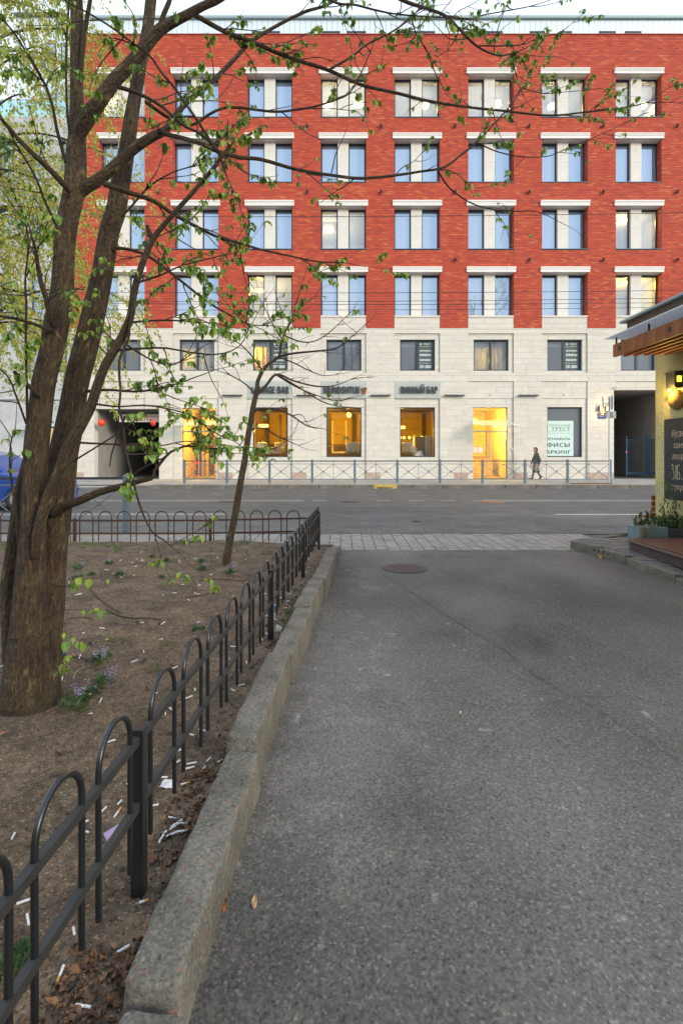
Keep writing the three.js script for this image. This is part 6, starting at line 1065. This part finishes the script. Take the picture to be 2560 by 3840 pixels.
// ------------------------------------------------------------------ small things on the lawn and the driveway
{
  reseed(3131);
  // purple flowered corydalis plants
  const leafy = (n, R, H, ln) => { const gs = []; for (let i = 0; i < n; i++) { const a = rnd() * 6.28, r = R * Math.pow(rnd(), .6), h = H * (1 - (r / R) ** 2 * .55) * rr(.35, 1); for (let k = -2; k <= 2; k++) { const g = new THREE.PlaneGeometry(ln * .34, ln, 1, 2), p = g.attributes.position; for (let q = 0; q < p.count; q++) { const t = p.getY(q) / ln + .5; p.setX(q, p.getX(q) * (1.1 - Math.abs(t - .6) * 1.3)); p.setZ(q, -t * t * ln * .3); } gs.push(g.translate(0, ln * .5, 0).rotateZ(k * .55).rotateX(.75 + rr(-.3, .3)).rotateY(Math.PI / 2 - a + rr(-.4, .4)).translate(r * Math.cos(a), h, r * Math.sin(a))); } } const m = mergeGeometries(gs); m.computeVertexNormals(); return m; };
  const fl = std([.30, .25, .35], { roughness: .7, side: THREE.DoubleSide });
  const raceme = (h) => { const gs = [bar(V(0, 0, 0), V(.006, h, .004), .0016, 5)]; for (let i = 0; i < 9; i++) { const y = h * (.55 + .45 * i / 9), a = i * 2.3; gs.push(new THREE.ConeGeometry(.0035, .018, 5).rotateZ(1.3).rotateY(a).translate(Math.cos(a) * .008, y, -Math.sin(a) * .008)); } return join(gs); };
  const spots = [[285, 2668, 1.25, 3, 1], [330, 2625, .95, 2, 0], [392, 2580, 1.1, 3, 1], [380, 2490, 1.15, 4, 1], [222, 2480, .75, 2, 0], [450, 2166, .95, 2, 0], [295, 2140, .95, 2, 1], [295, 2175, .85, 1, 0], [412, 2118, .7, 2, 0], [345, 2160, .6, 0, 0], [865, 2160, 1.25, 5, 1], [757, 2112, .75, 2, 1], [760, 2140, .75, 2, 0], [745, 2370, .75, 1, 0], [605, 2172, .55, 0, 0], [570, 2092, .6, 0, 0], [215, 2150, .7, 0, 0], [65, 2150, .9, 2, 0], [625, 2106, .5, 0, 0], [30, 3690, .9, 0, 0], [90, 3600, .6, 0, 0]];
  const where = ['largest green clump of purple flowers beyond the second fence panel', 'small leafy clump touching the largest purple clump', 'leafy clump with purple flowers in the row beside the linden foot', 'bushy clump with several pale purple flowers beside the linden', 'low clump growing against the linden foot', 'wide low clump in the middle of the far lawn', 'upright purple flowered clump behind the linden', 'leafy clump paired with the upright purple one behind the linden', 'small purple clump near the rusty fence', 'thin clump of narrow leaves behind the linden', 'red purple flowered clump around the sapling foot', 'small purple clump beside the sapling', 'small leafy clump in front of the purple one beside the sapling', 'small clump beside the fence hoops half way along', 'tiny green clump in the open soil', 'tiny green clump near the rusty fence', 'green clump close behind the linden trunks', 'clump between the outer linden stems', 'tiny seedling clump by the twigs', 'green leaves under the first fence panel', 'seedling leaves at the first fence panel'];
  spots.forEach(([x, y, s, nf, pr], i) => {
    let d = 3; for (let k = 0; k < 8; k++) { const X = px2x(x, d); d = F * (EYE - soilH(X, d)) / (y - CY); } const X = px2x(x, d), h = soilH(X, d) - .005, t = thing('flowering_plant', where[i], 'plant', [X, h, -d], 'spring plants on the lawn');
    mesh('leaves', leafy(Math.round(26 * s), .062 * s, .07 * s, .027), pr ? greenMat : greenMat2, t, V(X, h, -d));
    for (let k = 0; k < nf; k++) mesh('flower_spike', raceme(rr(.09, .14) * s), fl, t, V(X + rr(-.05, .05) * s, h + .01, -d + rr(-.05, .05) * s)).rotation.set(rr(-.3, .3), 0, rr(-.3, .3));
  });
  // grass tufts by the rusty fence and weeds by the kerb
  const bl = (() => { const g = new THREE.PlaneGeometry(.004, .07, 1, 3).translate(0, .035, 0), p = g.attributes.position; for (let i = 0; i < p.count; i++) { const t = p.getY(i) / .07; p.setX(i, p.getX(i) * (1 - t * .9)); p.setZ(i, t * t * .025); } g.computeVertexNormals(); return g; })();
  const tufts = []; for (let i = 0; i < 120; i++) { const far = rnd() < .72; const d = far ? rr(7.4, 8.38) : rr(2.4, 7.4), X = far ? rr(-5.4, -.7) : kerbX(d) - rr(.3, 4); tufts.push([X, d]); } for (let i = 0; i < 10; i++) { const d = rr(4.3, 5.6); tufts.push([kerbX(d) - rr(.17, .26), d]); }
  const N = 26, gi = new THREE.InstancedMesh(bl, greenMat, tufts.length * N), m4 = new THREE.Matrix4(), q = new THREE.Quaternion(), eu = new THREE.Euler(); let n = 0;
  for (const [X, d] of tufts) { const R = rr(.02, .07), hs = rr(.45, 1.1); for (let k = 0; k < N; k++) { const a = rnd() * 6.28, x = X + R * Math.cos(a) * rnd(), dd = d + R * Math.sin(a) * rnd(); eu.set(rr(-.6, .6), rnd() * 6.28, rr(-.6, .6)); q.setFromEuler(eu); m4.compose(V(x, soilH(x, dd) - .004, -dd), q, V(1, hs * rr(.6, 1.2), 1)); gi.setMatrixAt(n, m4); gi.setColorAt(n, rnd() < .75 ? lin(1, 1, 1) : lin(2.2, 1.5, 1.2)); n++; } }
  gi.name = 'grass_tufts'; gi.userData = { kind: 'stuff', label: 'thin grass tufts growing along the rusty fence and lawn', category: 'grass' }; gi.receiveShadow = gi.castShadow = true; scene.add(gi);
  // crumbs of soil and small stones, bud scales, dead leaves against the kerb
  const peb = new THREE.IcosahedronGeometry(1, 0), pi = new THREE.InstancedMesh(peb, std([1, 1, 1], { roughness: 1 }), 9000);
  for (let i = 0; i < 9000; i++) { const d = .9 + 6.6 * Math.pow(rnd(), 1.7), X = kerbX(d) - .16 - 4.2 * Math.pow(rnd(), 1.4) * Math.min(1, .35 + d / 5), s = rr(.0018, .0055) * (rnd() < .04 ? 2.2 : 1); eu.set(rnd() * 6, rnd() * 6, rnd() * 6); q.setFromEuler(eu); m4.compose(V(X, soilH(X, d) + (fbm(X * 14, d * 14, 3, 0, 0, 40) - .5) * .022 + s * .4, -d), q, V(s * rr(.8, 1.6), s * .7, s)); pi.setMatrixAt(i, m4); const v = rnd(), b = rr(.7, 1.2); pi.setColorAt(i, v < .62 ? lin(.09 * b, .065 * b, .045 * b) : v < .82 ? lin(.17 * b, .075 * b, .035 * b) : v < .94 ? lin(.22 * b, .2 * b, .17 * b) : lin(.03, .025, .02)); }
  pi.name = 'soil_crumbs'; pi.userData = { kind: 'stuff', label: 'loose soil crumbs and bud scales scattered over the lawn', category: 'soil' }; pi.castShadow = pi.receiveShadow = true; scene.add(pi);
  const chip = new THREE.IcosahedronGeometry(1, 0), ci = new THREE.InstancedMesh(chip, std([1, 1, 1], { roughness: .9 }), 2600);
  for (let i = 0; i < 2600; i++) { const d = .9 + 5.5 * Math.pow(rnd(), 1.6), near = rnd() < .3, X = near ? kerbX(d) + .01 + rr(0, .09) : kerbX(d) + rr(.05, 3.6), s = rr(.0014, .0034); eu.set(rnd() * 6, rnd() * 6, rnd() * 6); q.setFromEuler(eu); m4.compose(V(X, .001, -d), q, V(s, s * .5, s)); ci.setMatrixAt(i, m4); const b = rr(.8, 1.3); ci.setColorAt(i, rnd() < .7 ? lin(.11 * b, .105 * b, .10 * b) : lin(.17 * b, .14 * b, .11 * b)); }
  ci.name = 'asphalt_grit'; ci.userData = { kind: 'stuff', label: 'loose grit on the asphalt driveway', category: 'grit' }; scene.add(ci);
  const dl = (() => { const g = new THREE.PlaneGeometry(.04, .055, 4, 4), p = g.attributes.position; for (let i = 0; i < p.count; i++) { const x = p.getX(i) / .02, y = p.getY(i) / .0275; p.setX(i, p.getX(i) * Math.sqrt(Math.max(.02, 1 - y * y)) * 1.05); p.setZ(i, .012 * x * x * Math.sign(y + .2) + .006 * Math.sin(y * 5 + x * 3)); } g.rotateX(-Math.PI / 2); g.computeVertexNormals(); return g; })();
  const di = new THREE.InstancedMesh(dl, std([1, 1, 1], { roughness: .9, side: THREE.DoubleSide }), 620);
  for (let i = 0; i < 620; i++) { let d, X; const v = rnd(); if (v < .5) { d = rr(1.0, 1.55); X = kerbX(d) - .16 - Math.abs(rr(-.2, .2)); } else if (v < .72) { d = 2.1 + rr(-.25, .3); X = kerbX(d) - .16 - Math.abs(rr(-.16, .16)); } else { d = rr(1, 6.4); X = kerbX(d) - .16 - .3 * rnd() * rnd() - (rnd() < .3 ? rr(0, 1.4) : 0); } eu.set(rr(-.7, .7), rnd() * 6.28, rr(-.7, .7)); q.setFromEuler(eu); const s = rr(.2, .68); m4.compose(V(X, soilH(X, d) + .008, -d), q, V(s * rr(.5, 1), s, s * rr(.8, 1.5))); di.setMatrixAt(i, m4); const b = rr(.6, 1.2); di.setColorAt(i, rnd() < .7 ? lin(.15 * b, .085 * b, .05 * b) : rnd() < .6 ? lin(.25 * b, .13 * b, .06 * b) : lin(.08 * b, .06 * b, .045 * b)); }
  di.name = 'dead_leaves'; di.userData = { kind: 'stuff', label: 'brown dead leaves gathered along the lawn side of the kerb', category: 'leaf litter' }; di.castShadow = di.receiveShadow = true; scene.add(di);
  // cigarette ends
  const paperM = std([.68, .67, .64], { roughness: .8 }), filterM = std([.55, .27, .09], { roughness: .85 });
  const butt = (len, orange) => { const t = new THREE.Group(); return t; };
  const pg = new THREE.CylinderGeometry(.0038, .004, .02, 7).rotateZ(Math.PI / 2).translate(.006, 0, 0), fg = new THREE.CylinderGeometry(.004, .004, .014, 7).rotateZ(Math.PI / 2).translate(-.011, 0, 0);
  const put = (X, d, s, cork) => { const t = thing('cigarette_end', cork ? 'stubbed cigarette end with an orange filter on the soil' : 'stubbed white cigarette end lying on the soil', 'cigarette end', [X, soilH(X, d) + .009, -d], cork ? 'cigarette ends with orange filters' : 'white cigarette ends'); const a = new THREE.Mesh(pg, paperM), b = new THREE.Mesh(fg, cork ? filterM : paperM); a.name = 'paper'; b.name = 'filter'; for (const m of [a, b]) { m.castShadow = m.receiveShadow = true; t.add(m); } t.rotation.set(rr(-.15, .15), rnd() * 6.28, rr(-.2, .2)); t.scale.set(s, 1, 1); };
  for (let i = 0; i < 170; i++) { const v = rnd(); let d, X; if (v < .45) { d = rr(1.05, 5.5); X = kerbX(d) - .17 - .45 * rnd(); } else if (v < .85) { d = rr(3.2, 7.6); X = kerbX(d) - .3 - 2.4 * Math.pow(rnd(), 1.1); } else { d = rr(1.6, 3.2); X = kerbX(d) - .3 - rr(0, 1.1); } put(X, d, rr(.7, 1.45), rnd() < .16); }
  for (let i = 0; i < 7; i++) { const d = 2.02 + rr(-.05, .06); put(kerbX(d) - .22 - rr(0, .07), d, rr(1, 1.5), false); }
  { const o = P(1058, 1637 * 1.633, 1); const d = F * EYE / (2677 - CY), t = thing('cigarette_end', 'lone orange tipped cigarette end on the open asphalt', 'cigarette end', [px2x(1724, d), .007, -d]); const a = new THREE.Mesh(pg, paperM), b = new THREE.Mesh(fg, filterM); a.name = 'paper'; b.name = 'filter'; t.add(a, b); t.rotation.y = 1.2; }
  // fallen twigs
  const tw = (pts, r, label, mat = M.birchTwig) => { const w = pts.map(([x, y]) => { let d = 4; for (let k = 0; k < 8; k++) { const X = px2x(x, d); d = F * (EYE - soilH(X, d)) / (y - CY); } const X = px2x(x, d); return V(X, soilH(X, d) + r * .9 + .004, -d); }); single('fallen_twig', tube(w, w.map((_, i) => r * (1 - .5 * i / w.length)), 6, .04), mat, undefined, label, 'twig', 'fallen twigs'); };
  tw([[335, 2205], [350, 2225], [400, 2270], [445, 2298], [455, 2302]], .006, 'long bent twig on the soil behind the linden'); tw([[400, 2290], [440, 2310], [500, 2322], [560, 2322], [605, 2328]], .007, 'curved grey twig lying across the open soil'); tw([[745, 2181], [800, 2175], [870, 2177], [960, 2188]], .006, 'reddish twig behind the fence hoops near the sapling', M.twigRed); tw([[695, 2243], [760, 2236], [820, 2218]], .006, 'thin reddish twig before the sapling', M.twigRed); tw([[240, 2472], [300, 2468], [345, 2490]], .005, 'short reddish twig by the linden foot', M.twigRed); tw([[255, 2325], [300, 2318], [340, 2323]], .005, 'short grey twig near the linden foot'); tw([[275, 2550], [290, 2520], [320, 2505]], .003, 'pale stalk beside the purple clumps', std([.3, .26, .18])); tw([[995, 2430], [1040, 2400], [1048, 2372]], .004, 'thin curved twig between the fence and the kerb', M.twigRed);
  // other litter
  const lit = (name, x, y, hgt, geo, mat, label, cat) => { let d = 3; for (let k = 0; k < 8; k++) { const X = px2x(x, d); d = F * (EYE - soilH(X, d)) / (y - CY); } const X = px2x(x, d); single(name, geo, mat, V(X, soilH(X, d) + hgt, -d), label, cat); };
  lit('candy_wrapper', 1032, 2276, .012, rbox(-.03, .03, -.008, .008, -.015, .015, .006), std([.08, .30, .70], { roughness: .4 }), 'crumpled bright blue wrapper under the fence', 'wrapper');
  lit('plastic_cup', 1045, 2368, .02, new THREE.CylinderGeometry(.03, .022, .05, 14, 1, true).rotateZ(1.3), phys([.9, .9, .9], { transmission: .7, roughness: .25, side: THREE.DoubleSide }), 'clear crushed plastic cup beside the kerb', 'cup');
  lit('cigarette_packet', 425, 3135, .012, rbox(-.03, .03, -.01, .01, -.02, .02, .003).rotateY(.6).rotateZ(.3), std([.45, .33, .52], { roughness: .5 }), 'crushed pale purple packet under the lower fence rail', 'packet');
  lit('paper_scrap', 628, 2950, .012, (() => { const g = new THREE.PlaneGeometry(.06, .04, 4, 3), p = g.attributes.position; for (let i = 0; i < p.count; i++) p.setZ(i, rr(-.012, .012)); g.rotateX(-1.2); g.computeVertexNormals(); return g; })(), std([.7, .68, .66], { side: THREE.DoubleSide }), 'crumpled white paper among dead leaves at the fence', 'paper');
  single('fallen_leaf', dl.clone().scale(1.3, 1.2, 2.6), std([.42, .22, .05], { roughness: .8, side: THREE.DoubleSide }), V(px2x(2246, 7.68), .02, -7.68), 'large curled ochre leaf on the asphalt below the paving kerb', 'leaf');
  for (const [x, y, l] of [[840, 3402, 'orange brown leaf scrap near the bottom of the lawn kerb'], [955, 3390, 'pale seed on the asphalt beside the lawn kerb']]) { const d = F * EYE / (y - CY); single('leaf_scrap', dl.clone().scale(.42, .5, .8), std(l[0] === 'o' ? [.34, .10, .02] : [.5, .3, .15], { side: THREE.DoubleSide }), V(px2x(x, d), .008, -d), l, 'leaf'); }
}
renderer.render(scene, camera);
